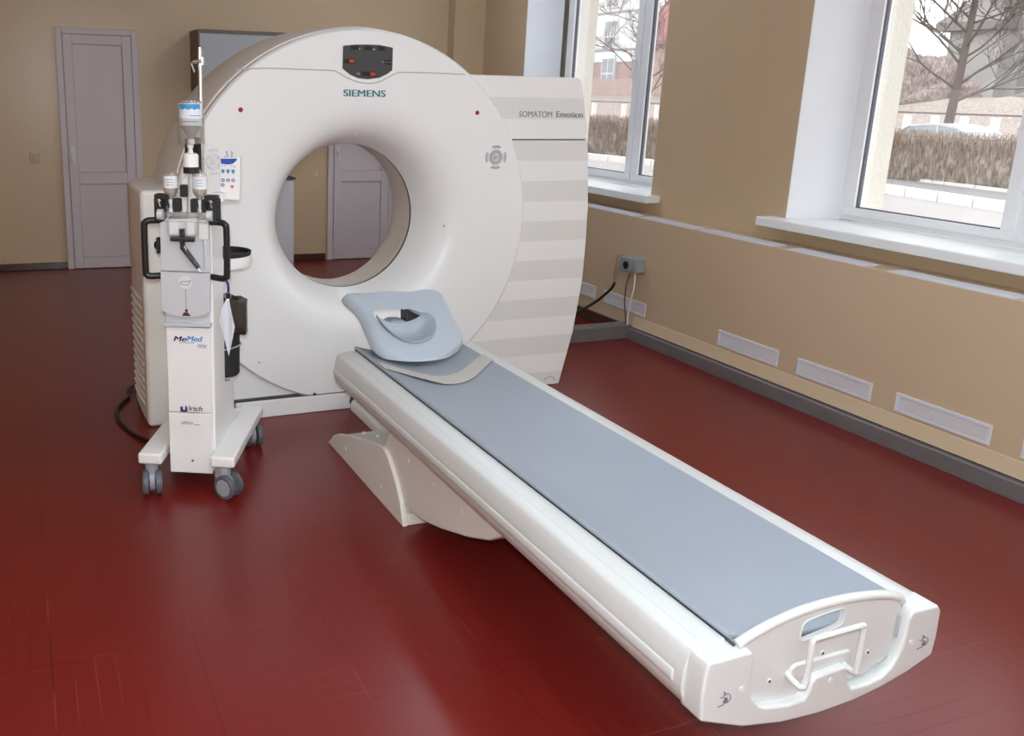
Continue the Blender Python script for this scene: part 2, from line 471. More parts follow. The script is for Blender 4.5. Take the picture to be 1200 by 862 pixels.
# boxed-in lower wall with its ledge
b = B(); box(b, XP, XW + 0.01, YR, 8.25, 0, LED)
struct('wall_right_lower', b, M['wall_lower'], smooth=0)
b = B()
for x0, y0, x1, y1 in ((-3.0, yb(-3.0), 0.37, yb(0.37)), (1.06, yb(1.06), 2.72, yb(2.72)), (3.40, yb(3.4), 3.83, yb(3.83))):
    prism(b, [(x0, y0 - .022), (x1, y1 - .022), (x1, y1 + .03), (x0, y0 + .03)], 'z', 0, 0.062)
struct('baseboard_back', b, M['brownbase'], bev=0.006)
b = B(); box(b, XP - .018, XP + .01, 4.99, 8.2, 0, 0.08)
struct('baseboard_right', b, M['brownbase'], bev=0.004)

b = B(); prism(b, [(XP + .005, .165), (XP - .004, .15), (XP - .022, .085), (XP + .005, .079)], 'y', YR, 4.87)
struct('trim_2', b, M['wall_lower'], smooth=0)
# windows
WIN_GEO = [(5.23, 6.76, 5.66, 5.83), (2.23, 3.84, 2.76, 2.92), (-0.77, 0.84, -0.24, -0.08)]
for i, (lo, hi, m0, m1) in enumerate(WIN_GEO):
    w = thing('window_%d' % (i + 1), '', '', (XF, (lo + hi) / 2, ZS)); del w['label']; del w['category']; w['kind'] = 'structure'
    z0, z1 = ZS, ZT
    fr = B()
    x0, x1 = XF, XF + 0.07
    box(fr, x0, x1, lo, hi, z0, z0 + 0.045); box(fr, x0, x1, lo, hi, z1 - 0.045, z1)
    box(fr, x0, x1, lo, lo + .045, z0 + .045, z1 - .045); box(fr, x0, x1, hi - .045, hi, z0 + .045, z1 - .045)
    box(fr, x0, x1, (m0 + m1) / 2 - .03, (m0 + m1) / 2 + .03, z0 + .045, z1 - .045)
    obj('frame', fr, M['pvc'], w, bev=0.003)
    for a, c, nm in ((lo + .035, (m0 + m1) / 2 - .012, 'n'), ((m0 + m1) / 2 + .012, hi - .035, 'f')):
        sash = B(); t = 0.065; xs0, xs1 = XF - 0.012, XF + 0.05
        box(sash, xs0, xs1, a, c, z0 + .03, z0 + .03 + t - .02); box(sash, xs0, xs1, a, c, z1 - .03 - t, z1 - .03)
        box(sash, xs0, xs1, a, a + t, z0 + .075, z1 - .095); box(sash, xs0, xs1, c - t, c, z0 + .075, z1 - .095)
        s = obj('sash', sash, M['pvc'], w, bev=0.003)
        g = B()
        for (ya, yc, za, zc) in ((a + t, c - t, z0 + .075, z0 + .080), (a + t, c - t, z1 - .100, z1 - .095), (a + t, a + t + .006, z0 + .075, z1 - .095), (c - t - .006, c - t, z0 + .075, z1 - .095)):
            box(g, XF + .004, XF + .03, ya, yc, za, zc)
        obj('gasket', g, M['gasket'], s)
        bx('glass', XF + .012, XF + .018, a + t, c - t, z0 + .075, z1 - .095, M['glass'], s)
    hb = B(); hy = (m0 + m1) / 2 + .045
    box(hb, XF - .022, XF - .010, hy - .014, hy + .014, 1.80, 1.87); box(hb, XF - .05, XF - .02, hy - .008, hy + .008, 1.83, 1.85)
    box(hb, XF - .05, XF - .036, hy - .010, hy + .010, 1.72, 1.85)
    obj('handle', hb, M['pvc'], w, bev=0.004)
    sl = B(); a, c = WIN[i]
    prism(sl, [(3.95, a - .10), (XW, a - .10), (XW, a), (XF, a + .10), (XF, c - .10), (XW, c), (XW, c + .10), (3.95, c + .10)], 'z', ZS - .052, ZS)
    obj('sill', sl, M['sill'], w, bev=0.008)

# doors on the back wall
def door(n, x0, x1, zt, swing):
    y0 = yb((x0 + x1) / 2)
    d = thing('door_%d' % n, '', '', ((x0 + x1) / 2, y0, 0), -0.055); del d['label']; del d['category']; d['kind'] = 'structure'
    w = (x1 - x0) / 2
    f = B()
    box(f, -w, -w + .055, -.03, .05, 0, zt); box(f, w - .055, w, -.03, .05, 0, zt); box(f, -w + .055, w - .055, -.03, .05, zt - .05, zt)
    obj('frame', f, M['door'], d, bev=0.006, local=True)
    l = B(); a = -w + .058; c = w - .058; st = 0.075
    zb, zm0, zm1, ztop = 0.10, 0.745, 0.845, zt - .13
    box(l, a, a + st, -.035, .03, .006, zt - .053); box(l, c - st, c, -.035, .03, .006, zt - .053)
    box(l, a + st, c - st, -.035, .03, .006, zb); box(l, a + st, c - st, -.035, .03, zm0, zm1); box(l, a + st, c - st, -.035, .03, ztop, zt - .053)
    obj('door_leaf', l, M['door'], d, bev=0.004, local=True)
    bx('lower_panel', a + st + .003, c - st - .003, -.022, .02, zb + .003, zm0 - .003, M['door'], d, local=True)
    bx('upper_panel', a + st + .003, c - st - .003, -.022, .02, zm1 + .003, ztop - .003, M['door'], d, local=True)
    b = B(); box(b, a + .02, a + .05, -.043, -.034, .93, 1.07)
    cyl(b, (a + .035, -.036, 1.02), (a + .035, -.075, 1.02), .009, n=10); cyl(b, (a + .035, -.07, 1.02), (a + .035, -.07, .93), .008, n=10)
    obj('handle', b, M['grille'], d, bev=0.002, local=True)
door(1, 0.375, 1.045, 2.04, 1)
door(2, 2.735, 3.395, 2.04, 1)

# vent grilles low on the boxed wall, and on the ledge
VL = ['white slatted vent grille low on the wall, last one before the scanner edge',
      'white slatted vent grille low on the wall, crossed by the socket cables',
      'white slatted vent grille low on the wall, next after the grille with the cables',
      'white slatted vent grille low on the wall, middle of the three near ones',
      'white slatted vent grille low on the wall, largest and nearest whole one',
      'white slatted vent grille low on the wall, cut off by the right photo edge']
for k, y0 in enumerate((5.33, 4.765, 3.625, 3.03, 2.435, 1.84)):
    y1 = y0 + .462
    v = thing('vent_grille', VL[k], 'vent', (XP, (y0 + y1) / 2, .17), group='white vent grilles low on the right wall')
    f = B(); z0, z1, t = .17, .262, .016
    box(f, XP - .006, XP + .004, y0, y1, z0, z0 + t); box(f, XP - .006, XP + .004, y0, y1, z1 - t, z1)
    box(f, XP - .006, XP + .004, y0, y0 + t, z0 + t, z1 - t); box(f, XP - .006, XP + .004, y1 - t, y1, z0 + t, z1 - t)
    obj('frame', f, M['grille'], v, bev=.002)
    s = B()
    for j in range(7):
        zz = z0 + t + .004 + j * .0082
        prism(s, [(XP - .004, zz), (XP - .003, zz + .0045), (XP + .004, zz + .006), (XP + .004, zz + .001)], 'y', y0 + t, y1 - t)
    obj('slats', s, M['grille'], v)
GL = ['white flat grille strip in the ledge below the far window sill', 'white flat grille strip in the ledge beside the tan pier, between the two sills',
      'white flat grille strip in the ledge at the far end of the near sill', 'white flat grille strip in the ledge under the near sill, second one along it',
      'white flat grille strip in the ledge running to the right photo edge']
for k, (y0, y1) in enumerate(((5.03, 5.62), (4.42, 4.93), (3.78, 4.36), (3.19, 3.68), (2.45, 3.06))):
    b = B(); box(b, XP + .004, XP + .11, y0, y1, LED - .004, LED + .006)
    for j in range(6): box(b, XP + .012 + j * .016, XP + .02 + j * .016, y0 + .02, y1 - .02, LED + .006, LED + .009)
    tag(recentre(obj('ledge_grille', b, M['grille'])), GL[k], 'vent', 'flat white grilles along the wall ledge')

# steel cable ducts
b = B(); prism(b, [(XD, 0), (XP - .001, 0), (XP - .001, .078), (XD + .004, .078), (XD, .074)], 'y', YR + .3, 4.872)
d = recentre(obj('cable_duct', b, M['duct'], bev=.002)); tag(d, 'grey steel cable duct along the foot of the window wall', 'cable duct')
b = B(); box(b, 2.70, XP - .001, 4.875, 4.99, 0, .085)
d = thing('cable_duct', 'grey steel cable duct crossing the floor behind the scanner edge', 'cable duct', (3.26, 4.93, 0))
obj('duct_body', b, M['duct'], d, bev=.004)
b = B(); box(b, 2.70, XP - .001, 4.873, 4.992, .0855, .091); obj('lid', b, M['duct'], d, bev=.002)

# socket box and its cables
s = thing('wall_socket_box', 'grey socket box on the lower wall under the far window', 'socket box', (XP, 4.91, .45))
bx('housing', XP - .075, XP, 4.81, 4.99, .462, .548, M['boxgrey'], s, bev=.008)
b = B(); cyl(b, (XP - .09, 4.905, .502), (XP - .074, 4.905, .502), .026, n=20); obj('outlet', b, M['black'], s)
b = B(); box(b, XP - .085, XP - .074, 4.86, 4.95, .455, .55); obj('lid', b, M['boxgrey'], s, bev=.006)
b = B(); tube(b, [(XP - .05, 5.02, .545), (XP - .05, 5.035, .43), (XP - .05, 5.05, .385), (XP - .05, 5.055, .345)], [.022, .024, .014, .009], 12)
tag(recentre(obj('cable_plug', b, M['acrylic'])), 'pale translucent plug hanging from the grey socket box', 'plug')
b = B(); tube(b, smooth_path([(XP - .05, 5.055, .35), (XP - .06, 5.10, .28), (XP - .16, 5.2, .15), (3.45, 5.32, .04), (3.2, 5.36, .012), (2.8, 5.30, .012), (2.6, 5.1, .012)]), .0095, 10)
tag(recentre(obj('power_cable', b, M['black'])), 'thick black cable curving from the socket plug to behind the scanner', 'cable')
b = B(); tube(b, smooth_path([(XP - .05, 4.895, .463), (XP - .05, 4.925, .36), (XP - .045, 4.935, .25), (XP - .035, 4.925, .14), (XP - .03, 4.92, .085)]), .0055, 8)
tag(recentre(obj('thin_cable', b, M['cablemauve'])), 'thin mauve-brown cable dropping from the socket box to the duct', 'cable')
b = B(); tube(b, smooth_path([(XP - .05, 4.85, .463), (XP - .05, 4.845, .36), (XP - .045, 4.875, .25), (XP - .035, 4.90, .14), (XP - .028, 4.90, .085)]), .006, 8)
tag(recentre(obj('thin_cable', b, M['cablewhite'])), 'thin white cable dropping from the socket box to the duct', 'cable')

# things on the back wall
c = thing('wall_cabinet', 'grey-fronted cabinet high on the back wall behind the scanner ring', 'cabinet', (1.92, 8.0, 1.55))
bx('body', 1.487, 2.36, 7.845, 8.22, 1.55, 2.05, M['cabinetside'], c, bev=.004)
b = B(); box(b, 1.487, 2.36, 7.825, 7.845, 2.02, 2.05); box(b, 1.487, 1.50, 7.825, 7.845, 1.55, 2.02); box(b, 2.347, 2.36, 7.825, 7.845, 1.55, 2.02); obj('front_frame', b, M['cabinetside'], c)
bx('door', 1.50, 2.347, 7.83, 7.846, 1.64, 2.02, M['cabinet'], c, bev=.002)
bx('shelf', 1.50, 2.347, 7.828, 7.846, 1.61, 1.635, M['grille'], c)
c = thing('low_cabinet', 'low pale grey cabinet on the floor seen through the scanner ring', 'cabinet', (2.0, 8.0, 0))
bx('body', 1.55, 2.325, 7.86, 8.15, .0, .80, M['grille'], c, bev=.004)
bx('door', 1.56, 1.935, 7.842, 7.86, .06, .79, M['grille'], c, bev=.003); bx('door', 1.945, 2.315, 7.842, 7.86, .06, .79, M['grille'], c, bev=.003)
bx('dark_top_strip', 1.53, 2.335, 7.83, 8.15, .80, .815, M['dark'], c, bev=.003)  # thin dark strip along the top of the low cabinet
for (x, z, lab) in ((0.16, .97, 'painted-over light switch on the wall left of the far door'), (2.56, 1.17, 'pale switch plate on the wall seen through the scanner ring')):
    y = yb(x)
    w = thing('light_switch', lab, 'switch', (x, y, z - .045))
    bx('plate', x - .04, x + .04, y - .012, y + .004, z - .045, z + .045, M['switch'], w, bev=.004)
    bx('rocker', x - .018, x + .018, y - .017, y - .010, z - .03, z + .03, M['switch'], w, bev=.003)

# fill lamps added on the ceiling, out of view, to brighten the room
k = 0
LP = [(0.2, -1.8), (2.4, -1.8), (0.9, 1.0), (2.6, 1.2), (2.9, 6.2)]
LN = ['above the camera end, left', 'above the camera end, by the windows', 'above the middle of the room, left', 'above the middle of the room, by the windows', 'above the space behind the scanner']
for (x, y), nm in zip(LP, LN):
    l = thing('fill_lamp', 'added fill lamp on the ceiling, ' + nm, 'lamp', (x, y, HC - .07), group='added ceiling fill lamps')
    bx('housing', x - .16, x + .16, y - .62, y + .62, HC - .05, HC, M['lampframe'], l, bev=.006)
    bx('diffuser', x - .15, x + .15, y - .60, y + .60, HC - .07, HC - .05, M['lamp'], l, bev=.006)

# ------------------------------------------------------------------ the scanner
CX, CZ, YF = 1.572, 0.959, 4.14
R0 = 0.915
g = thing('ct_scanner', 'large white ring-shaped body scanner with a round opening', 'scanner', (CX, 4.5, 0))
prof = [(.88, 4.30), (.911, 4.22), (.915, 4.165), (.912, 4.15), (.903, 4.141), (.89, 4.14), (.76, 4.14), (.62, 4.14), (.58, 4.141), (.54, 4.146), (.50, 4.159), (.47, 4.178), (.445, 4.204), (.424, 4.236), (.405, 4.278), (.392, 4.32), (.379, 4.36), (.371, 4.39), (.385, 4.40)]
b = B(); lathe(b, prof, (CX, 0, CZ), 'y', 160, closed=True)
geo = b.verts[:] + b.edges[:] + b.faces[:]
res = bmesh.ops.bisect_plane(b, geom=geo, plane_co=(0, 0, .096), plane_no=(0, 0, -1), clear_outer=True)
bmesh.ops.holes_fill(b, edges=[e for e in b.edges if len(e.link_faces) == 1])
obj('front_cover', b, M['white'], g, smooth=40)
b = B(); lathe(b, [(.902, 4.20), (.921, 4.215), (.930, 4.28), (.936, 4.50), (.936, 4.72), (.925, 4.79), (.89, 4.84), (.86, 4.86), (.64, 4.86), (.56, 4.85), (.50, 4.83), (.45, 4.79), (.41, 4.73), (.385, 4.66), (.376, 4.615), (.40, 4.60), (.86, 4.60), (.86, 4.30)], (CX, 0, CZ), 'y', 160, closed=True)
geo = b.verts[:] + b.edges[:] + b.faces[:]
bmesh.ops.bisect_plane(b, geom=geo, plane_co=(0, 0, .05), plane_no=(0, 0, -1), clear_outer=True)
bmesh.ops.holes_fill(b, edges=[e for e in b.edges if len(e.link_faces) == 1])
obj('ring_shell', b, M['white_warm'], g, smooth=40)
b = B(); lathe(b, [(.374, 4.405), (.374, 4.612), (.39, 4.612), (.39, 4.405)], (CX, 0, CZ), 'y', 120, closed=True)
t = obj('bore_lining', b, M['beige'], g)
b = B(); lathe(b, [(.371, 4.388), (.371, 4.404), (.388, 4.404), (.388, 4.388)], (CX, 0, CZ), 'y', 120, closed=True); obj('gap_ring', b, M['dark'], t)
b = B(); lathe(b, [(.3725, 4.44), (.3725, 4.444), (.38, 4.444), (.38, 4.44)], (CX, 0, CZ), 'y', 120, closed=True); obj('seam_ring', b, M['seamgrey'], t)
b = B(); lathe(b, [(.905, 4.186), (.9135, 4.186), (.9135, 4.222), (.905, 4.222)], (CX, 0, CZ), 'y', 160, closed=True)
geo = b.verts[:] + b.edges[:] + b.faces[:]
bmesh.ops.bisect_plane(b, geom=geo, plane_co=(0, 0, .10), plane_no=(0, 0, -1), clear_outer=True)
obj('rim_gap', b, M['seamgrey'], g)

def arc(r, z_from, z_to, side, n=26):
    a0 = math.asin((z_from - CZ) / r); a1 = math.asin((z_to - CZ) / r)
    return [(CX + side * r * math.cos(a0 + (a1 - a0) * i / n), CZ + r * math.sin(a0 + (a1 - a0) * i / n)) for i in range(n + 1)]
YP = 4.17
def rx(z):      # right outline of the banded wing
    pts = [(0, 2.782), (.302, 2.85), (.593, 2.884), (.80, 2.887), (1.017, 2.882), (1.268, 2.858), (1.45, 2.829), (1.641, 2.79), (1.665, 2.779), (1.679, 2.755)]
    for (za, xa), (zb, xb) in zip(pts, pts[1:]):
        if za <= z <= zb: return .018 + xa + (xb - xa) * (z - za) / (zb - za)
    return 2.778
low = [(rx(z), z) for z in [.0, .05, .1, .2, .3, .4, .5, .6, .7, .8, .9, 1.0, 1.1, 1.2, 1.3, 1.3575]]
b = B(); prism(b, low + arc(.885, 1.3575, .096, 1) + [(1.74, 0.0)], 'y', YP, 4.74)
w = obj('wing_panel', b, M['stripe'], g, bev=.006, ang=50)
upz = [1.3625, 1.45, 1.55, 1.641, 1.665, 1.679]
b = B(); prism(b, [(rx(z), z) for z in upz] + arc(.885, 1.679, 1.3625, 1, 10), 'y', YP, 4.74)
o = obj('wing_panel', b, M['stripe'], g, bev=.006, ang=50)
b = B(); box(b, 2.20, rx(1.36) - .012, YP + .006, 4.7, 1.354, 1.366); obj('panel_seam', b, M['dark'], g)
text('lettering', 'SOMATOM', .196, (2.533, YP - .0005, 1.491), M['greytext'], o, height=.030)
text('lettering', 'Emotion', .163, (2.738, YP - .0005, 1.4915), M['greytext'], o, bold=.02, height=.031)
b = B(); tube(b, smooth_path([(2.70, YP - .001, .03), (2.72, YP - .001, .045), (2.755, YP - .001, .046), (2.77, YP - .001, .025)]), .0035, 8); obj('grip_slot', b, M['seamgrey'], w)
b = B(); box(b, 2.60, 2.84, YP - .001, YP + .01, .0, .004); b.free()
# left wing: vertical-sided block with a vented flank, and the filler below the ring
b = B(); prism(b, [(.512, YP), (.505, 4.40), (.506, 4.57), (.53, 4.68), (.60, 4.80), (.69, 4.80), (.69, YP)], 'z', 0.0, 1.135)
lw = obj('side_housing', b, M['white_warm'], g, bev=.022, ang=40)
b = B()
for k in range(14):
    z = .09 + k * .040
    tube(b, [(.512, 4.25, z + .004), (.5035, 4.36, z + .002), (.5035, 4.50, z), (.5025, 4.57, z)], [.006, .0085, .0085, .005], 8)
obj('vent_ribs', b, M['white_warm'], lw)
b = B(); prism(b, [(.68, 0.0), (.68, 1.13)] + arc(.885, 1.13, .096, -1) + [(1.40, 0.0)], 'y', YP, 4.60); obj('side_panel', b, M['white'], g, bev=.004, ang=50)
bx('plinth', .93, 2.3, YF, 4.70, .0, .088, M['white'], g, bev=.006)
bx('plinth_gap', .80, 2.30, YF + .012, 4.6, .08, .10, M['dark'], g)
b = B(); cyl(b, (1.335, YF + .002, .098), (1.335, YF - .004, .098), .008, n=12); obj('latch', b, M['dark'], g)
# status display
dp = [(1.46, 1.791), (1.517, 1.798), (1.579, 1.801), (1.642, 1.801), (1.71, 1.791), (1.71, 1.688), (1.683, 1.669), (1.646, 1.652), (1.588, 1.643), (1.538, 1.647), (1.498, 1.662), (1.459, 1.689)]
b = B(); prism(b, dp, 'y', YF - .004, YF + .01); dsp = obj('status_display', b, M['display'], g, bev=.0015)
yd = YF - .0048
for x0, x1, z0, z1 in ((1.497, 1.535, 1.775, 1.794), (1.564, 1.602, 1.775, 1.794), (1.632, 1.670, 1.775, 1.794), (1.463, 1.488, 1.713, 1.732), (1.667, 1.707, 1.712, 1.734), (1.553, 1.594, 1.658, 1.678)):
    bx('readout_window', x0, x1, yd, YF, z0, z1, M['displayblack'], dsp)
for x, z in ((1.503, 1.7245), (1.611, 1.668)):
    bx('readout_window', x - .016, x + .016, yd, YF, z - .012, z + .012, M['displayblack'], dsp)
    text('readout_digits', '00', .024, (x, yd - .0002, z), M['led'], dsp, height=.016)
b = B()
b.free()
for x in (1.674, 1.687, 1.700):
    b = B(); cyl(b, (x, yd - .001, 1.723), (x, YF, 1.723), .0025, n=8); obj('indicator_lamp', b, M['ledlabel'], dsp)
b = B()
b.free()
for x, z, w2 in ((1.5415, 1.780, .003), (1.613, 1.780, .006), (1.533, 1.667, .003), (1.541, 1.667, .003), (1.6605, 1.723, .002)): bx('readout_caption', x - w2, x + w2, yd, YF, z - .004, z + .004, M['ledlabel'], dsp)
text('lettering', 'SIEMENS', .212, (1.572, YF - .0005, 1.5785), M['teal'], g, bold=.022, height=.031)
b = B(); tube(b, smooth_path([(.955, YF, 1.670), (1.085, YF, 1.68), (1.25, YF, 1.680), (1.395, YF, 1.679), (1.43, YF, 1.674), (1.475, YF, 1.652), (1.531, YF, 1.632), (1.587, YF, 1.625), (1.648, YF, 1.634), (1.696, YF, 1.657), (1.735, YF, 1.676), (1.77, YF, 1.680), (1.95, YF, 1.681), (2.10, YF, 1.678)], 6), .0028, 6)
obj('cover_seam', b, M['seamgrey'], g)
for x in (.972, 2.178):
    b = B(); lathe(b, [(.0001, YF - .006), (.008, YF - .005), (.011, YF - .001), (.011, YF + .004)], (x, 0, 1.495), 'y', 16); obj('laser_lens', b, M['red'], g)
for x, z in ((1.53, 1.383), (2.02, .93), (1.05, .29), (1.335, 1.20)):
    b = B(); cyl(b, (x, YF - .002, z), (x, YF + .004, z), .006, n=12); obj('screw_cap', b, M['seamgrey'], g)
b = B(); cyl(b, (2.50, YP - .003, .69), (2.50, YP + .004, .69), .010, n=14); obj('screw_cap', b, M['padwhite'], g)
def keypad(x, z, m1, m2):
    b = B(); lathe(b, [(.019, YF - .001), (.019, YF - .005), (.036, YF - .005), (.038, YF - .001)], (x, 0, z), 'y', 32, closed=True)
    k = obj('control_keypad', b, m1, g)
    b = B(); lathe(b, [(.0001, YF - .006), (.011, YF - .006), (.013, YF - .001), (.013, YF + .003)], (x, 0, z), 'y', 24); obj('centre_button', b, m2, k)
    for a in range(4):
        b = B()
        a0 = PI / 4 + a * PI / 2
        p0 = (x + .020 * math.cos(a0), z + .020 * math.sin(a0)); p1 = (x + .037 * math.cos(a0), z + .037 * math.sin(a0))
        tube(b, [(p0[0], YF - .005, p0[1]), (p1[0], YF - .005, p1[1])], .0014, 6)
        obj('button_gap', b, M['seamgrey'], k)
    for a in range(4):
        c = a * PI / 2; pts = []
        for i in range(7):
            t = c - .48 + .96 * i / 6; pts.append((x + .060 * math.cos(t), z + .060 * math.sin(t)))
        for i in range(7):
            t = c + .36 - .72 * i / 6; pts.append((x + .046 * math.cos(t), z + .046 * math.sin(t)))
        b = B(); prism(b, pts, 'y', YF - .004, YF + .002); obj('side_button', b, m1 if a % 2 else M['seamgrey'], k)
keypad(2.297, 1.275, M['padgrey'], M['seamgrey'])
keypad(.845, 1.263, M['padwhite'], M['padwhite'])

# black cable on the floor at the left flank of the scanner
b = B(); tube(b, smooth_path([(.66, 4.12, .16), (.60, 3.98, .09), (.545, 3.90, .012), (.49, 3.98, .009), (.43, 4.10, .009), (.385, 4.30, .009), (.40, 4.48, .010), (.47, 4.62, .012), (.49, 4.75, .015), (.60, 4.86, .03)]), .009, 10)
tag(recentre(obj('power_cable', b, M['black'])), 'black cable looping over the floor at the left side of the scanner', 'cable')

# ------------------------------------------------------------------ the patient table
TX = 1.577
t = thing('patient_table', 'long low off-white patient table in front of the scanner', 'table', (TX, 2.4, 0))
half = [(.236, .470), (.240, .489), (.262, .492), (.300, .4885), (.322, .484), (.331, .476), (.336, .458), (.341, .438), (.343, .425), (.3435, .400), (.343, .388), (.340, .374), (.332, .354), (.318, .340), (.28, .332)]
prof = [(TX - x, z) for x, z in half] + [(TX + x, z) for x, z in half[::-1]]
prof = [(TX - .20, .44)] + prof + [(TX + .20, .44)]
b = B(); prism(b, prof, 'y', 1.30, 3.555); obj('bed_body', b, M['bed'], t, bev=.003, ang=45, smooth=45)
for s in (-1, 1):
    b = B(); prism(b, [(TX + s * .330, .386), (TX + s * .343, .388), (TX + s * .3475, .396), (TX + s * .3482, .408), (TX + s * .3455, .420), (TX + s * .330, .424)], 'y', 1.328, 3.553)
    obj('accessory_rail', b, M['bed'], t, bev=.004, ang=20)
    b = B(); box(b, TX + s * .2985 - .0008, TX + s * .2985 + .0008, 1.32, 3.553, .480, .4888); obj('top_groove', b, M['seamgrey'], t)
# foot cap with the two-lobed recess
cap = [(1.243, .462), (1.249, .484), (1.362, .487), (1.369, .468), (1.367, .423), (1.372, .387), (1.379, .366), (1.400, .346), (1.425, .336), (1.486, .328), (1.531, .331), (1.539, .345), (1.543, .368), (1.552, .380), (1.634, .388), (1.649, .380), (1.652, .352), (1.657, .335), (1.666, .325), (1.718, .324), (1.76, .333), (1.785, .353), (1.800, .378), (1.809, .410), (1.811, .465), (1.822, .486), (1.902, .486), (1.914, .470), (1.916, .40), (1.912, .355), (1.838, .325), (1.76, .303), (1.679, .288), (1.575, .281), (1.47, .285), (1.361, .303), (1.246, .345), (1.240, .40)]
b = B(); prism(b, cap, 'y', 1.247, 1.315); fc = obj('foot_cap', b, M['bed'], t, bev=.007, ang=40)
b = B(); box(b, 1.36, 1.815, 1.296, 1.312, .30, .44); obj('recess_back', b, M['bed'], fc)
b = B(); prism(b, [(1.545, .370), (1.492, .372), (1.494, .404), (1.506, .412), (1.66, .414), (1.672, .405), (1.672, .374), (1.652, .366)], 'y', 1.262, 1.31); obj('handle_boss', b, M['bed'], fc, bev=.006)
# sliding bed plate: end board with arched lip, hand slot and wire handle
top = [(1.341, .492), (1.365, .502), (1.419, .520), (1.497, .536), (1.58, .542), (1.667, .540), (1.746, .530), (1.795, .516), (1.812, .500)]
def arch(x):
    for (xa, za), (xb, zb) in zip(top, top[1:]):
        if xa <= x <= xb: return za + (zb - za) * (x - xa) / (xb - xa)
    return .49
outer = [(x, z) for x, z in top] + [(1.800, .470), (1.796, .40), (1.77, .36), (1.72, .335), (1.58, .325), (1.45, .325), (1.395, .34), (1.385, .38), (1.375, .470)]
slot = smooth_path([(1.512, 0, .474), (1.513, 0, .494), (1.524, 0, .511), (1.58, 0, .520), (1.622, 0, .522), (1.634, 0, .515), (1.633, 0, .492), (1.622, 0, .479), (1.57, 0, .470), (1.52, 0, .464)], 3, True)
def plate_with_hole(bm, outer, hole, y0, y1):
    for y in (y0, y1):
        vo = [bm.verts.new((x, y, z)) for x, z in outer]; vh = [bm.verts.new((p.x, y, p.z)) for p in hole]
        eo = [bm.edges.new((vo[i], vo[(i + 1) % len(vo)])) for i in range(len(vo))]
        eh = [bm.edges.new((vh[i], vh[(i + 1) % len(vh)])) for i in range(len(vh))]
        bmesh.ops.triangle_fill(bm, edges=eo + eh, use_beauty=True)
        if y == y0: f = (vo, vh)
        else: s = (vo, vh)
    for A, Bv in zip(f, s):
        n = len(A)
        for i in range(n): bm.faces.new((A[i], A[(i + 1) % n], Bv[(i + 1) % n], Bv[i]))
b = B(); plate_with_hole(b, outer, slot, 1.268, 1.280); ep = obj('end_board', b, M['bed'], t, smooth=30)
b = B(); tube(b, smooth_path([(x, 1.274, z - .002) for x, z in top], 4), .011, 12); obj('arched_lip', b, M['bed'], ep)
b = B(); tube(b, smooth_path([(p.x, 1.268, p.z) for p in slot], 1, True)[::1], .0022, 8, closed=True); obj('slot_rim', b, M['bed'], ep)
for x, z in ((1.442, .383), (1.586, .42), (1.726, .391)):
    b = B(); cyl(b, (x, 1.2665, z), (x, 1.27, z), .0065, n=14); sc = obj('screw', b, M['padwhite'], ep)
    b = B(); cyl(b, (x - .001, 1.2655, z), (x - .001, 1.27, z), .0035, n=10); obj('screw_hole', b, M['dark'], sc)
for x, z in ((1.344, .402), (1.833, .406), (1.598, .362)):
    b = B(); cyl(b, (x, 1.2455, z), (x, 1.25, z), .0065, n=14); obj('screw', b, M['padwhite'], fc)
hp = [(1.494, 1.285, .402), (1.490, 1.262, .388), (1.488, 1.235, .384), (1.490, 1.226, .386), (1.497, 1.225, .398), (1.499, 1.225, .485), (1.502, 1.225, .496), (1.512, 1.225, .500), (1.630, 1.225, .503), (1.641, 1.225, .500), (1.644, 1.225, .490), (1.643, 1.225, .396), (1.643, 1.227, .386), (1.646, 1.240, .381), (1.655, 1.285, .378)]
b = B(); tube(b, smooth_path(hp, 3), .0068, 10); obj('wire_handle', b, M['bed'], ep)
b = B()
for x0, z0, z1 in ((1.8045, .415, .468),): prism(b, [(x0 - .004, z0), (x0 + .0015, z0), (x0 + .003, z1), (x0 - .0025, z1)], 'y', 1.2635, 1.268)
obj('bumper_strip', b, M['padgrey'], ep); b = B()
prism(b, [(1.762, .352), (1.786, .366), (1.789, .372), (1.764, .358)], 'y', 1.2635, 1.268)
obj('bumper_strip', b, M['padgrey'], ep)
def hand_icon(x, z, s):
    y = 1.2462; b = B()
    tube(b, [(x + .011 * math.cos(a * PI / 8), y, z + .011 * math.sin(a * PI / 8)) for a in range(-6, 7)], .0011, 6)
    tube(b, [(x - .020, y, z - .016), (x - .004, y, z - .013)], .0010, 6)
    tube(b, [(x - .017, y, z + .006), (x - .010, y, z + .004), (x - .006, y, z + .010), (x - .007, y, z + .018)], .0011, 6)
    tube(b, [(x - .010, y, z + .016), (x - .002, y, z + .013)], .0010, 6)
    prism(b, [(x - .008, z - .008), (x - .002, z - .011), (x + .004, z - .008), (x + .003, z + .001), (x - .004, z + .003)], 'y', 1.2458, 1.2475)
    obj('hand_symbol', b, M['inkblue'], fc)
hand_icon(1.305, .389, 1); hand_icon(1.875, .399, 1)
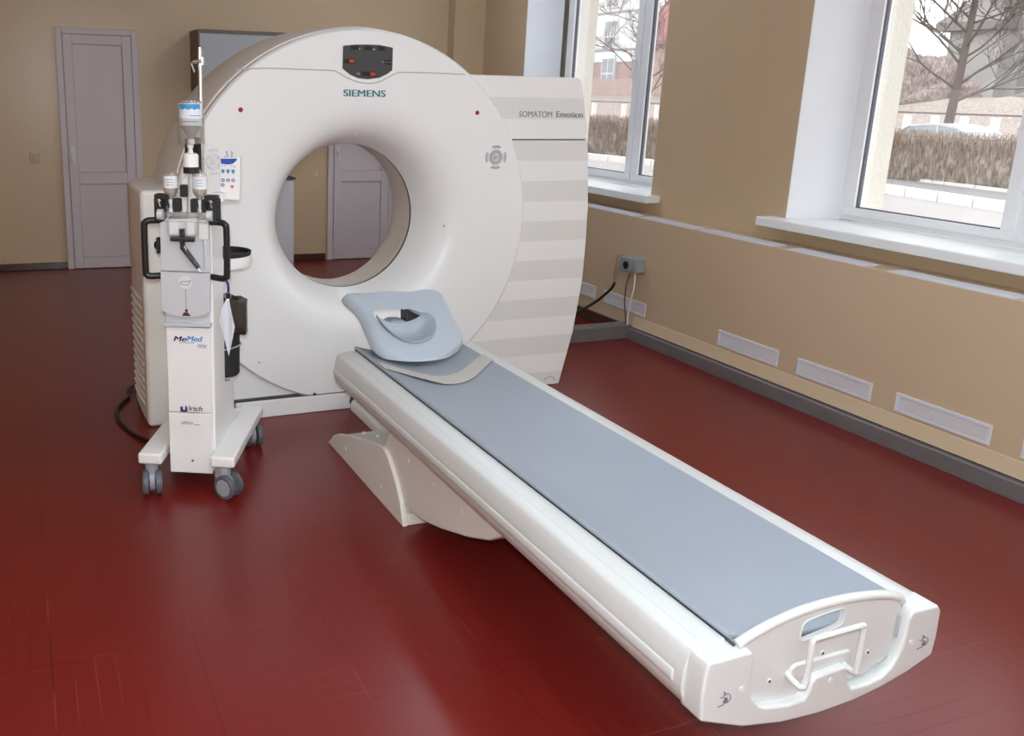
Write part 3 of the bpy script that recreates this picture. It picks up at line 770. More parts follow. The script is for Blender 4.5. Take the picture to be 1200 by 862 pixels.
# concave mattress
b = B(); n = 20; up = []; dn = []
for i in range(n + 1):
    u = -1 + 2 * i / n
    z = .468 + .038 * abs(u) ** 2.2
    up.append((TX + u * .238, z)); dn.append((TX + u * .236, z - .014))
prism(b, up + dn[::-1], 'y', 1.292, 3.575)
mt = obj('mattress', b, M['mattress'], t, bev=.005, ang=50, smooth=50)
for s in (-1, 1):
    b = B(); tube(b, [(TX + s * .238, 1.292, .4985), (TX + s * .238, 3.575, .4985)], .0055, 8); obj('mattress_edge', b, M['mattress'], mt)
    b = B(); box(b, TX + s * .2405 - .0025, TX + s * .2405 + .0025, 1.275, 3.57, .482, .4915); obj('edge_gap', b, M['dark'], t)
# lift base under the table
lp = [(3.742, 0.0), (3.727, .010), (3.665, .062), (3.604, .092), (3.395, .160), (3.221, .207), (3.10, .232), (3.075, .234), (3.055, .230), (3.013, .210), (2.933, .141), (2.885, .083), (2.862, .03), (2.850, 0.0)]
for s in (-1, 1):
    b = B(); xo = TX + s * .304; prism(b, lp, 'x', xo, xo - s * .022); sp = obj('side_cover', b, M['white_warm'], t, bev=.004, ang=35)
    for y, z in ((3.499, .062), (3.08, .064)):
        b = B(); cyl(b, (xo + s * .002, y, z), (xo - s * .003, y, z), .009, n=14); obj('screw_cap', b, M['padwhite'], sp)
inner = [(3.73, .0), (3.66, .055), (3.604, .085), (3.395, .155), (3.30, .178), (3.15, .205), (3.02, .165), (2.94, .10), (2.885, .05), (2.852, .045), (2.852, 0.0)]
b = B(); prism(b, inner, 'x', TX - .283, TX + .283); obj('base_cover', b, M['white_warm'], t, bev=.006, ang=30)
ap = [(3.13, .17), (3.04, .335), (2.11, .335), (2.13, .318), (2.185, .285), (2.236, .250), (2.375, .192), (2.571, .126), (2.717, .086), (2.82, .070), (2.93, .088), (3.05, .14)]
b = B(); prism(b, ap, 'x', TX - .287, TX + .287); ac = obj('lift_arm_cover', b, M['white_warm'], t, bev=.012, ang=35)
b = B(); box(b, TX - .2, TX + .2, 2.95, 3.22, .15, .34); obj('lift_column', b, M['white_warm'], t, bev=.01)
for y in (2.861, 2.642, 2.423):
    b = B(); cyl(b, (TX - .289, y, .263), (TX - .284, y, .263), .009, n=14); obj('screw_cap', b, M['padwhite'], ac)
for y, z in ((3.50, .128), (3.34, .178)):
    b = B(); cyl(b, (1.36, y, z - .01), (1.36, y, z + .0015), .009, n=14); obj('screw_cap', b, M['padwhite'], t)
b = B(); prism(b, [(1.52, 0), (1.52, .05), (1.535, .068), (1.73, .068), (1.74, .05), (1.74, 0)], 'y', 3.55, 4.12); fb = obj('floor_channel', b, M['white'], t, bev=.006)
b = B(); cyl(b, (1.53, 4.125, .05), (1.56, 4.09, .05), .022, n=14); obj('channel_cap', b, M['dark'], fb)
# strap across the mattress
sec = [(1.338, 3.262, .086), (1.352, 3.258, .088), (1.395, 3.24, .088), (1.43, 3.20, .09), (1.475, 3.150, .092), (1.53, 3.115, .098), (1.60, 3.115, .10), (1.67, 3.145, .10), (1.73, 3.19, .098), (1.78, 3.225, .092), (1.808, 3.24, .09), (1.818, 3.24, .09)]
sp = smooth_path([(x, y, w) for x, y, w in sec], 4); b = B(); prev = None
for p in sp:
    u = (p.x - TX) / .238; z = .468 + .038 * min(1, abs(u)) ** 2.2 + (.007 if abs(u) < .98 else .004)
    z += .006 * math.exp(-((p.x - 1.47) / .05) ** 2)
    row = [b.verts.new((p.x, p.y + s * p.z / 2, z + dz)) for s, dz in ((-1, .0), (1, .0), (1, -.003), (-1, -.003))]
    if prev:
        for i in range(4): b.faces.new((prev[i], prev[(i + 1) % 4], row[(i + 1) % 4], row[i]))
    else: b.faces.new(row)
    prev = row
b.faces.new(prev[::-1])
o = recentre(obj('body_strap', b, M['strap'], smooth=60)); tag(o, 'slack beige-grey webbing strap lying across the table below the headrest', 'strap')

# ------------------------------------------------------------------ headrest cushion (tilted plate with an opening and a scooped cup)
TH = math.radians(30); P0 = Vector((1.577, 3.296, .499))
def hp3(u, v, w=0):
    """cushion plane: u across, v up the slope, w out of the face"""
    return P0 + Vector((u, 0, 0)) + Vector((0, math.cos(TH), math.sin(TH))) * v + Vector((0, -math.sin(TH), math.cos(TH))) * w
h = thing('headrest_cushion', 'tilted blue-grey headrest cushion with a hole at the table head', 'headrest', tuple(P0))
out2 = [(-.005, .004), (.055, .012), (.105, .034), (.150, .065), (.190, .098), (.207, .130), (.211, .200), (.212, .290), (.214, .370), (.207, .415), (.185, .440), (.150, .450), (.105, .449), (.06, .443), (.02, .446), (-.04, .456), (-.11, .462), (-.17, .468), (-.222, .472), (-.254, .458), (-.256, .425), (-.226, .360), (-.216, .300), (-.215, .22), (-.216, .150), (-.200, .105), (-.165, .062), (-.11, .026), (-.06, .008)]
hole = [(-.173, .347), (-.137, .353), (-.069, .355), (-.025, .350), (.012, .335), (.045, .300), (.080, .278), (.098, .250), (.096, .195), (.060, .140), (.012, .113), (-.034, .108), (-.074, .121), (-.109, .150), (-.142, .203), (-.164, .272), (-.172, .312)]
so = [(p.x, p.y) for p in smooth_path([(u, v, 0) for u, v in out2], 2, True)]
sh = [(p.x, p.y) for p in smooth_path([(u, v, 0) for u, v in hole], 3, True)]
b = B()
def ring3(pts, w, inset, sign, fac):
    r = []
    for i, p in enumerate(pts):
        a = Vector(pts[i - 1]); n = Vector(pts[(i + 1) % len(pts)]); d = (n - a).normalized(); nn = Vector((-d.y, d.x))
        q = Vector(p) + nn * inset * sign * fac(p)
        r.append(b.verts.new(hp3(q.x, q.y, max(w, -(.004 + .56 * max(0, q.y))))))
    return r
def f_out(p): return 1.0 if p[0] < -.15 else (.35 if p[0] > -.05 else .35 + .65 * (-.05 - p[0]) / .10)
def f_hole(p): return -max(.08, min(1.0, (p[1] - .29) / .05)) * (1 if p[0] < .0 else max(.08, 1 - p[0] / .05))
one = lambda p: 1.0
TK = .055
RO = [ring3(so, -.018, .030, 1, one), ring3(so, -TK, .020, 1, one), ring3(so, -TK, .004, 1, one), ring3(so, -TK + .008, .0, 1, one), ring3(so, -.034, .004, 1, f_out), ring3(so, -.018, .012, 1, f_out), ring3(so, -.007, .024, 1, f_out), ring3(so, 0.0, .042, 1, f_out)]
RH = [ring3(sh, -.018, .0, 1, f_hole), ring3(sh, -.012, .003, 1, f_hole), ring3(sh, -.005, .012, 1, f_hole), ring3(sh, 0.0, .030, 1, f_hole)]
for R in (RO, RH):
    for A, C in zip(R, R[1:]):
        n = len(A)
        for i in range(n): b.faces.new((A[i], A[(i + 1) % n], C[(i + 1) % n], C[i]))
for A, C in ((RO[-1], RH[-1]), (RO[0], RH[0])):
    ed = []
    for R in (A, C):
        for i in range(len(R)): ed.append(b.edges.get((R[i], R[(i + 1) % len(R)])))
    bmesh.ops.triangle_fill(b, edges=ed, use_beauty=True)
o = obj('cushion', b, M['cushion'], h, smooth=70); wn = o.modifiers.new('wn', 'WEIGHTED_NORMAL'); wn.keep_sharp = True; wn.weight = 100
# scooped cup: a dished tongue that starts free at the left and runs into the face on the right
cb = smooth_path([(-.163, .274, 0), (-.144, .199, 0), (-.111, .144, 0), (-.075, .114, 0), (-.035, .101, 0), (.010, .106, 0), (.059, .134, 0), (.094, .190, 0), (.104, .236, 0), (.095, .264, 0), (.070, .280, 0)], 4)
ct2 = smooth_path([(-.161, .280, 0), (-.140, .277, 0), (-.110, .264, 0), (-.082, .258, 0), (-.050, .262, 0), (-.02, .268, 0), (.010, .274, 0), (.035, .280, 0), (.050, .283, 0), (.060, .284, 0), (.068, .283, 0)], 4)
b = B(); NV = 12; V1 = []; V2 = []
for i, (p, q) in enumerate(zip(cb, ct2)):
    u = i / (len(cb) - 1); e = math.sin(PI * u); r1 = []; r2 = []
    for j in range(NV + 1):
        v = j / NV; m = p.lerp(q, v)
        w = (.010 - .004 * u) * (1 - v) ** 1.3 + .012 * (1 - u) ** 4 - e * (.075 * math.sin(PI * min(1, v * .9)) * v ** .6 + .012 * v)
        r1.append(b.verts.new(hp3(m.x, m.y, w + .002))); r2.append(b.verts.new(hp3(m.x, m.y, w - .006)))
    V1.append(r1); V2.append(r2)
NU = len(cb) - 1
for V in (V1, V2):
    for i in range(NU):
        for j in range(NV): b.faces.new((V[i][j], V[i + 1][j], V[i + 1][j + 1], V[i][j + 1]))
for i in range(NU):
    for j in (0, NV): b.faces.new((V1[i][j], V1[i + 1][j], V2[i + 1][j], V2[i][j]))
for i in (0, NU):
    for j in range(NV): b.faces.new((V1[i][j], V1[i][j + 1], V2[i][j + 1], V2[i][j]))
obj('neck_cup', b, M['cup'], h, smooth=60)
b = B()
prism(b, [(3.585, .45), (3.585, .52), (3.64, .655), (3.70, .66), (3.68, .45)], 'x', 1.60, 1.69)
obj('holder_block', b, M['dark'], h, bev=.006)
b = B(); prism(b, [(1.46, .45), (1.465, .56), (1.49, .588), (1.53, .603), (1.57, .600), (1.605, .585), (1.61, .45)], 'y', 3.59, 3.67)
obj('holder_block', b, M['cup'], h, bev=.008)

# ------------------------------------------------------------------ the injector trolley
AZ = math.radians(-25)
J = thing('injector_stand', 'slim white wheeled contrast injector with black handles and bottle holder', 'medical stand', (.5515, 3.365, 0), AZ)
K = dict(local=True)
for s, x0, x1 in ((-1, -.1955, -.0988), (1, .0975, .1955)):
    bx('leg', x0, x1, .0, .62, .130, .176, M['stand'], J, bev=.010, **K)
bx('base_bridge', -.10, .10, .14, .58, .132, .172, M['stand'], J, bev=.006, **K)
def caster(x, y, ang, locking):
    a = math.radians(ang)
    def P(u, v, z): return (x + u * math.cos(a) - v * math.sin(a), y + u * math.sin(a) + v * math.cos(a), z)
    b = B(); cyl(b, P(0, 0, .085), P(0, 0, .130), .024, .028, 16)
    tube(b, [P(-.010, 0, .050), P(.010, 0, .050)], .044, 20); tube(b, [P(0, .0, .05), P(0, .024, .085), P(0, .02, .12)], [.02, .024, .022], 12)
    c = obj('caster', b, M['casterlight'], J, **K)
    for s in (-1, 1):
        b = B(); tube(b, [P(s * .014, -.022, .05), P(s * .016, -.022, .05), P(s * .032, -.022, .05), P(s * .036, -.022, .05)], [.046, .05, .05, .045], 28); w = obj('wheel', b, M['casterdark'], c, **K)
        b = B(); tube(b, [P(s * .030, -.022, .05), P(s * .0375, -.022, .05)], [.036, .034], 24); obj('hub_cap', b, M['casterlight'], w, **K)
    if locking:
        b = B(); prism(b, [P(-.01, -.075, 0)[:2], P(.01, -.075, 0)[:2], P(.018, -.055, 0)[:2], P(-.018, -.055, 0)[:2]], 'z', .045, .06); obj('brake_pedal', b, M['casterdark'], c, **K)
caster(-.150, .035, 18, False); caster(.148, .030, 62, True); caster(.150, .585, 25, False); caster(-.150, .585, -15, False)
# column
XL, XR = -.083, .104
b = B(); prism(b, [(.082, .080), (.43, .080), (.43, .33), (.415, .365), (.265, .405), (.265, 1.105), (.082, 1.105)], 'x', XL + .004, XR - .001); obj('column', b, M['stand'], J, bev=.005, ang=40, **K)
bx('lower_panel', XL, XR - .012, .066, .083, .074, .330, M['stand'], J, bev=.003, **K)
bx('upper_panel', XL + .001, XR - .012, .066, .083, .334, .684, M['stand'], J, bev=.003, **K)
b = B(); prism(b, [(XL - .003, .688), (XR - .006, .692), (XR - .006, .706), (XL - .003, .702)], 'y', .052, .085); obj('metal_ledge', b, M['silver'], J, bev=.002, **K)
bx('backing_panel', XL + .001, XR - .012, .070, .083, .702, .80, M['silver'], J, bev=.002, **K)
# hinged silver hatch with a curved bottom edge
hb = [(-.090 + .189 * i / 12, .728 + .022 * abs(-1 + 2 * i / 12) ** 2.2) for i in range(13)]
b = B(); prism(b, [(-.092, .905), (-.090, .752)] + hb[1:-1] + [(.097, .752), (.099, .905)], 'y', .050, .070); ht = obj('hatch', b, M['silver'], J, bev=.002, **K)
b = B(); cyl(b, (.005, .050, .869), (.005, .046, .869), .026, n=32); em = obj('emblem', b, M['padwhite'], ht, **K)
b = B(); tube(b, smooth_path([(-.017, .0455, .862), (-.005, .0455, .872), (.010, .0455, .872), (.027, .0455, .876)]), .0012, 6); tube(b, smooth_path([(-.017, .0455, .861), (-.002, .0455, .860), (.012, .0455, .857), (.026, .0455, .873)]), .0010, 6); obj('leaf_line', b, M['greyprint'], em, **K)
b = B(); box(b, .0045, .0060, .0488, .051, .755, .843); obj('centre_line', b, M['greyprint'], ht, **K)
b = B(); prism(b, [(-.012, .735), (.022, .735), (.012, .749), (-.004, .749)], 'y', .0485, .051); cyl(b, (.006, .0485, .756), (.006, .051, .756), .006, n=12); obj('warning_mark', b, M['maroon'], ht, **K)
b = B(); prism(b, [(-.092, .909), (.099, .909), (.099, 1.098), (-.088, 1.098)], 'y', .056, .075); uh = obj('pump_door', b, M['silver'], J, bev=.002, **K)
b = B(); tube(b, [(.085, .050, .925), (.085, .050, 1.05)], .006, 10); obj('door_hinge', b, M['silver'], uh, **K)
bx('door_block', .062, .098, .044, .06, 1.035, 1.095, M['padwhite'], uh, bev=.003, **K)
bx('clamp_tab', -.052, -.016, .046, .06, 1.05, 1.10, M['padwhite'], uh, bev=.003, **K); bx('clamp_tab', .016, .046, .046, .06, 1.05, 1.10, M['padwhite'], uh, bev=.003, **K)
b = B(); cyl(b, (-.096, .075, 1.005), (-.106, .06, 1.005), .016, n=16); box(b, -.104, -.094, .05, .075, .975, 1.035); obj('side_latch', b, M['blackrough'], J, **K)
# pump tubing
b = B()
tube(b, smooth_path([(-.052, .038, 1.16), (-.054, .038, 1.08), (-.050, .038, 1.05), (-.03, .038, 1.038), (.0, .038, 1.036)]), .005, 8)
tube(b, smooth_path([(.064, .038, 1.16), (.062, .038, 1.08), (.055, .038, 1.05), (.03, .038, 1.038), (.0, .038, 1.036)]), .005, 8)
obj('clear_tubing', b, M['acrylic'], J, **K)
b = B(); tube(b, [(-.045, .042, 1.036), (.048, .042, 1.036)], .011, 12); tube(b, [(.0, .042, 1.075), (.0, .042, 1.0)], .011, 12); tube(b, [(.0, .042, 1.005), (.016, .042, .985), (.058, .042, .928)], [.012, .012, .009], 12); obj('pump_manifold', b, M['smoke'], J, **K)
b = B(); tube(b, [(.056, .042, .930), (.078, .042, .905)], [.008, .003], 10); obj('tube_tip', b, M['acrylic'], J, **K)
# handles
for s, x0, x1, zt in ((-1, -.075, -.150, 1.100), (1, .100, .166, 1.100)):
    p = [(x0, .07, zt), (x1 - s * .022, .06, zt), (x1 - s * .005, .055, zt - .008), (x1, .055, zt - .028), (x1, .055, .91), (x1 - s * .004, .055, .892), (x1 - s * .02, .06, .885), (x0, .085, .885)]
    b = B(); tube(b, smooth_path(p, 4), .0125, 12); obj('handle', b, M['black'], J, **K)
# bottle carrier: cross bar, clamps, neck, cup holder, rod
b = B(); tube(b, [(-.075, .045, 1.125), (.098, .045, 1.129)], .011, 14); obj('cross_bar', b, M['acrylic'], J, **K)
for x in (-.082, .106):
    b = B(); cyl(b, (x - .010, .045, 1.126), (x + .010, .045, 1.126), .020, n=20); obj('bar_knob', b, M['silver'], J, **K)
for s, x0, x1 in ((-1, -.108, -.078), (1, .100, .132)):
    b = B(); box(b, x0, x1, .05, .12, 1.095, 1.185); box(b, min(x0, x1 - .05 if s > 0 else x0), max(x1, x0 + .05 if s < 0 else x1), .055, .10, 1.145, 1.20); cl = obj('clamp', b, M['blackrough'], J, bev=.004, **K)
    xs = -.088 if s < 0 else .108
    b = B(); tube(b, [(xs - .008, .047, 1.178), (xs + .002, .045, 1.182), (xs + .008, .045, 1.176)], .004, 8); tube(b, [(xs, .045, 1.18), (xs + .006, .045, 1.155)], [.004, .003], 8); obj('clamp_lever', b, M['chrome'], cl, **K)
for x in (-.070, -.024, .044, .086):
    bx('spike_holder', x - .014, x + .014, .055, .09, 1.135, 1.185, M['blackrough'], J, bev=.003, **K)
for x in (-.047, .064):
    b = B(); lathe(b, [(.003, 1.128), (.011, 1.132), (.011, 1.145), (.006, 1.150), (.006, 1.172)], (x, .068, 0), 'z', 16); obj('drip_spike', b, M['padwhite'], J, **K)
bx('junction_block', -.013, .012, .07, .10, 1.190, 1.235, M['blackrough'], J, bev=.003, **K)
b = B(); lathe(b, [(.032, 1.105), (.030, 1.13), (.022, 1.22), (.016, 1.282)], (.029, .115, 0), 'z', 24); obj('neck_cone', b, M['stand'], J, **K)
b = B(); tube(b, smooth_path([(-.02, .10, 1.13), (-.022, .10, 1.20), (-.012, .10, 1.25), (.012, .10, 1.275)]), .0035, 8); obj('neck_hose', b, M['acrylic'], J, **K)
b = B(); lathe(b, [(.030, 1.278), (.030, 1.302)], (.026, .10, 0), 'z', 24); obj('neck_ring', b, M['blackrough'], J, **K)
b = B(); lathe(b, [(.029, 1.303), (.029, 1.345), (.024, 1.352), (.010, 1.355), (.008, 1.372), (.012, 1.374), (.012, 1.385)], (.028, .085, 0), 'z', 24); obj('drip_chamber', b, M['stand'], J, **K)
b = B(); box(b, .036, .056, .10, .13, 1.29, 1.41); box(b, .002, .056, .10, .125, 1.345, 1.405); obj('holder_bracket', b, M['blackrough'], J, bev=.004, **K)
b = B(); lathe(b, [(.0500, 1.388), (.0500, 1.482), (.0475, 1.482), (.0475, 1.391), (.012, 1.391), (.012, 1.388)], (.032, .085, 0), 'z', 36, closed=True); obj('cup_holder', b, M['acrylic'], J, **K)
b = B(); tube(b, [(.056, .145, 1.28), (.056, .145, 1.735)], .0075, 12); obj('hanging_rod', b, M['chrome'], J, **K)
b = B(); tube(b, [(.034, .14, 1.683), (.074, .14, 1.686)], .007, 10); cyl(b, (.066, .14, 1.672), (.066, .14, 1.70), .008, n=12); tube(b, smooth_path([(.034, .14, 1.683), (.026, .14, 1.677), (.030, .14, 1.664), (.036, .14, 1.645)]), .004, 8); obj('rod_hook', b, M['chrome'], J, **K)
# side tray, bin ring
b = B(); lathe(b, [(.100, .868), (.112, .872), (.116, .884), (.116, .916), (.112, .917), (.111, .912), (.110, .884), (.0001, .882), (.0001, .868)], (.075, .400, 0), 'z', 48); tr = obj('side_tray', b, M['stand'], J, **K)
b = B(); lathe(b, [(.111, .913), (.115, .932), (.110, .933), (.107, .921), (.104, .890), (.0001, .887)], (.075, .400, 0), 'z', 48); obj('tray_insert', b, M['blackrough'], tr, **K)
b = B(); pr = [(.088 + .067 * math.cos(a * PI / 14), .338 + .067 * math.sin(a * PI / 14), .535 + .012 * math.cos(a * PI / 14)) for a in range(-15, 17)]
tube(b, pr, .0035, 8); obj('bin_ring', b, M['casterlight'], J, **K)
# control terminal held on a bracket
ry = math.radians(4)
def cp(p): return p
bx('terminal_arm', .085, .135, .14, .20, 1.165, 1.20, M['stand'], J, bev=.006, **K)
b = B(); prism(b, [(.112, 1.330), (.193, 1.336), (.188, 1.168), (.113, 1.172)], 'y', .190, .212); ct = obj('control_terminal', b, M['stand'], J, bev=.004, **K)
yt = .1895
b = B(); prism(b, [(.118, 1.327), (.182, 1.330), (.179, 1.322), (.165, 1.310), (.145, 1.306), (.119, 1.309)], 'y', yt - .001, yt + .002); bn = obj('terminal_banner', b, M['blue'], ct, **K)
b = B()
for k in range(3):
    x = .1255 + k * .020
    prism(b, [(x - .0065, 1.287), (x + .0065, 1.287), (x + .0055, 1.277), (x, 1.270), (x - .0055, 1.277)], 'y', yt - .001, yt + .002)
obj('terminal_keys', b, M['midblue'], ct, **K)
b = B()
for x, z in ((.1255, 1.246), (.1455, 1.246), (.1655, 1.246), (.124, 1.227)):
    lathe(b, [(.0035, yt - .001), (.0065, yt - .001), (.0065, yt + .002), (.0035, yt + .002)], (x, 0, z), 'y', 16, closed=True)
obj('terminal_round_keys', b, M['navy'], ct, **K)
b = B(); cyl(b, (.161, yt - .001, 1.222), (.161, yt + .002, 1.222), .0065, n=16); obj('stop_key', b, M['pink'], ct, **K)
b = B()
for x, z in ((.123, 1.302), (.134, 1.301), (.160, 1.303), (.170, 1.302), (.172, 1.296)): box(b, x - .003, x + .003, yt - .0006, yt + .001, z - .001, z + .001)
obj('terminal_captions', b, M['greyprint'], ct, **K)
b = B(); tube(b, smooth_path([(.142, .20, 1.335), (.140, .20, 1.350), (.137, .20, 1.356)]), .0025, 8); tube(b, smooth_path([(.158, .20, 1.335), (.160, .20, 1.348), (.156, .20, 1.356)]), .0025, 8); obj('terminal_hooks', b, M['casterlight'], ct, **K)
# lettering on the front
yl = .0655
text('lettering', 'Me', .050, (-.027, yl, .638), M['navy'], J, bold=.03, shear=.25, height=.020, **K)
text('lettering', 'Med', .062, (.031, yl, .640), M['skyblue'], J, bold=.03, shear=.25, height=.021, **K)
text('lettering', 'MeMed', .036, (.060, yl, .614), M['midblue'], J, bold=.0, shear=.25, height=.009, **K)
b = B(); box(b, -.030, .030, yl - .0005, .0665, .6215, .6232); box(b, .045, .078, yl - .0005, .0665, .605, .6065); obj('small_print', b, M['midblue'], J, **K)
text('lettering', 'lrich', .056, (.027, yl, .352), M['navy'], J, bold=.012, shear=.2, height=.020, **K)
b = B(); prism(b, [(-.034, .357), (-.024, .357), (-.024, .345), (-.013, .345), (-.013, .357), (-.006, .357), (-.006, .336), (-.034, .336)], 'y', yl - .001, .067); prism(b, [(-.016, .348), (-.013, .362), (-.009, .362), (-.012, .348)], 'y', yl - .001, .067); obj('logo_mark', b, M['navy'], J, **K)
b = B(); box(b, -.002, .044, yl - .0005, .0665, .3345, .3358); obj('small_print', b, M['greyprint'], J, **K)
text('lettering', 'ohio', .046, (-.009, yl, .291), M['greyprint'], J, height=.015, **K)
b = B(); box(b, .018, .046, yl - .0005, .0665, .2818, .2836); obj('small_print', b, M['greyprint'], J, **K)
b = B(); cyl(b, (.010, .0645, .128), (.010, .068, .128), .0055, n=14); obj('front_screw', b, M['greyprint'], J, **K)

# things the trolley carries (placed through the trolley's own frame)
JW = wmat(J)
def carried(name, label, cat, lx, ly, z, group=None):
    p = JW @ Vector((lx, ly, z)); return thing(name, label, cat, tuple(p), AZ, group)
def vessel(name, label, lx, ly, z0, prof, cap, liq, lab, group, blue=False):
    t = carried(name, label, 'bottle', lx, ly, z0, group)
    b = B(); lathe(b, prof, (0, 0, 0), 'z', 32); obj('glass_body', b, M['bottle'], t, local=True)
    b = B(); lathe(b, liq, (0, 0, 0), 'z', 28); obj('liquid', b, M['liquid'], t, local=True)
    b = B(); lathe(b, cap, (0, 0, 0), 'z', 20); obj('stopper', b, M['padwhite'], t, local=True)
    r, za, zb = lab
    b = B(); n = 24
    A = [b.verts.new((r * math.cos(PI * (.94 + 1.12 * i / n)), r * math.sin(PI * (.94 + 1.12 * i / n)), za)) for i in range(n + 1)]
    C = [b.verts.new((v.co.x, v.co.y, zb)) for v in A]
    for i in range(n): b.faces.new((A[i], A[i + 1], C[i + 1], C[i]))
    L = obj('label', b, M['label'], t, local=True)
    if blue:
        for (z2, z3, mm, a0, a1) in ((zb - .020, zb - .002, M['skyblue'], 1.22, 1.88), (zb - .066, zb - .063, M['greyprint'], 1.35, 1.8), (zb - .080, zb - .0785, M['midblue'], 1.4, 1.8), (zb - .045, zb - .042, M['midblue'], 1.55, 1.9)):
            b = B(); n = 14; rr = r + .0008
            A = [b.verts.new((rr * math.cos(PI * (a0 + (a1 - a0) * i / n)), rr * math.sin(PI * (a0 + (a1 - a0) * i / n)), z2 + .003 * math.sin(i * 1.7) * (mm is M['skyblue']))) for i in range(n + 1)]
            C = [b.verts.new((v.co.x, v.co.y, z3)) for v in A]
            for i in range(n): b.faces.new((A[i], A[i + 1], C[i + 1], C[i]))
            obj('label_print', b, mm, L, local=True)
    else:
        for z2 in (za + .012, za + .022, za + .032):
            b = B(); n = 8; rr = r + .0006
            A = [b.verts.new((rr * math.cos(PI * (1.4 + .3 * i / n)), rr * math.sin(PI * (1.4 + .3 * i / n)), z2)) for i in range(n + 1)]
            C = [b.verts.new((v.co.x, v.co.y, z2 + .0018)) for v in A]
            for i in range(n): b.faces.new((A[i], A[i + 1], C[i + 1], C[i]))
            obj('label_print', b, M['greyprint'], L, local=True)
vessel('infusion_bottle', 'large clear bottle with blue-topped label upside down in the holder', .032, .085, 1.392,
       [(.0115, 0), (.0115, .018), (.020, .028), (.036, .052), (.041, .064), (.0415, .145), (.039, .152), (.034, .154), (.0001, .151)],
       [(.013, -.006), (.013, .012), (.010, .014)], [(.010, .016), (.018, .028), (.034, .052), (.039, .064), (.0395, .100)], (.0420, .062, .142), 'inverted bottles on the injector', True)
for x, lab in ((-.047, 'small clear vial with white label upside down above the left handle'), (.064, 'small clear vial with white label upside down above the right handle')):
    vessel('contrast_vial', lab, x, .068, 1.172,
           [(.0085, 0), (.0085, .014), (.015, .022), (.0245, .034), (.0265, .042), (.0265, .104), (.024, .109), (.0001, .108)],
           [(.0095, -.004), (.0095, .008), (.007, .010)], [(.007, .010), (.014, .022), (.0235, .034), (.0250, .042), (.0250, .055)], (.0270, .052, .098), 'inverted bottles on the injector')
# black bin hanging on the ring with its bag
w = carried('waste_bin', 'black waste bin with a dark bag hung on the injector side', 'bin', .088, .338, .412)
b = B(); lathe(b, [(.052, .0), (.060, .010), (.0615, .12), (.063, .30), (.060, .30), (.057, .015), (.0001, .012)], (0, 0, 0), 'z', 36); obj('bin_body', b, M['blackrough'], w, local=True)
random.seed(5); b = B(); rings = []
for z, r in ((.20, .0640), (.25, .067), (.29, .069), (.325, .067), (.335, .062), (.325, .058), (.28, .056)):
    ring = []
    for k in range(40):
        a = 2 * PI * k / 40; rr = r + .002 * math.sin(a * 9 + z * 60) + .0015 * math.sin(a * 17)
        bulge = max(0, math.cos(a + .15)) ** 3
        rr += bulge * (.030 if .24 < z < .33 else (.034 if z <= .2 else .012)) * (1 if r > .06 else 0)
        ring.append(b.verts.new((rr * math.cos(a), rr * math.sin(a), z - (.012 * bulge if z < .26 else 0) + .004 * math.sin(5 * a))))
    rings.append(ring)
for A, C in zip(rings, rings[1:]):
    for k in range(40): b.faces.new((A[k], A[(k + 1) % 40], C[(k + 1) % 40], C[k]))
o = obj('bin_bag', b, M['bag'], w, local=True); so_ = o.modifiers.new('thick', 'SOLIDIFY'); so_.thickness = .001
# paper tag on a key ring at the right handle
w = carried('paper_tag', 'white diamond-shaped paper hanging on a ring from the right handle', 'paper tag', .168, .045, .582)
b = B(); outl = [(-.004, .228), (.006, .228), (.011, .20), (.022, .150), (.028, .118), (.020, .075), (.002, .0), (-.014, .075), (-.034, .140), (-.022, .19)]
A = [b.verts.new((x, -.008 * math.sin((z) * 14) * (1 if i % 2 else .4), z)) for i, (x, z) in enumerate(outl)]; b.faces.new(A)
bmesh.ops.triangulate(b, faces=b.faces)
o = obj('paper', b, M['paper'], w, local=True, smooth=0); so_ = o.modifiers.new('thick', 'SOLIDIFY'); so_.thickness = .0012
b = B(); tube(b, [(.002 + .012 * math.cos(a * PI / 8), .002 * math.sin(a), .240 + .014 * math.sin(a * PI / 8)) for a in range(16)], .0014, 6, closed=True); obj('key_ring', b, M['chrome'], w, local=True)
b = B(); tube(b, smooth_path([(.004, .0, .255), (.006, -.008, .270), (.004, -.006, .288), (-.006, .004, .300), (-.010, .012, .306)]), .0045, 8); obj('blue_cord', b, M['navy'], w, local=True)

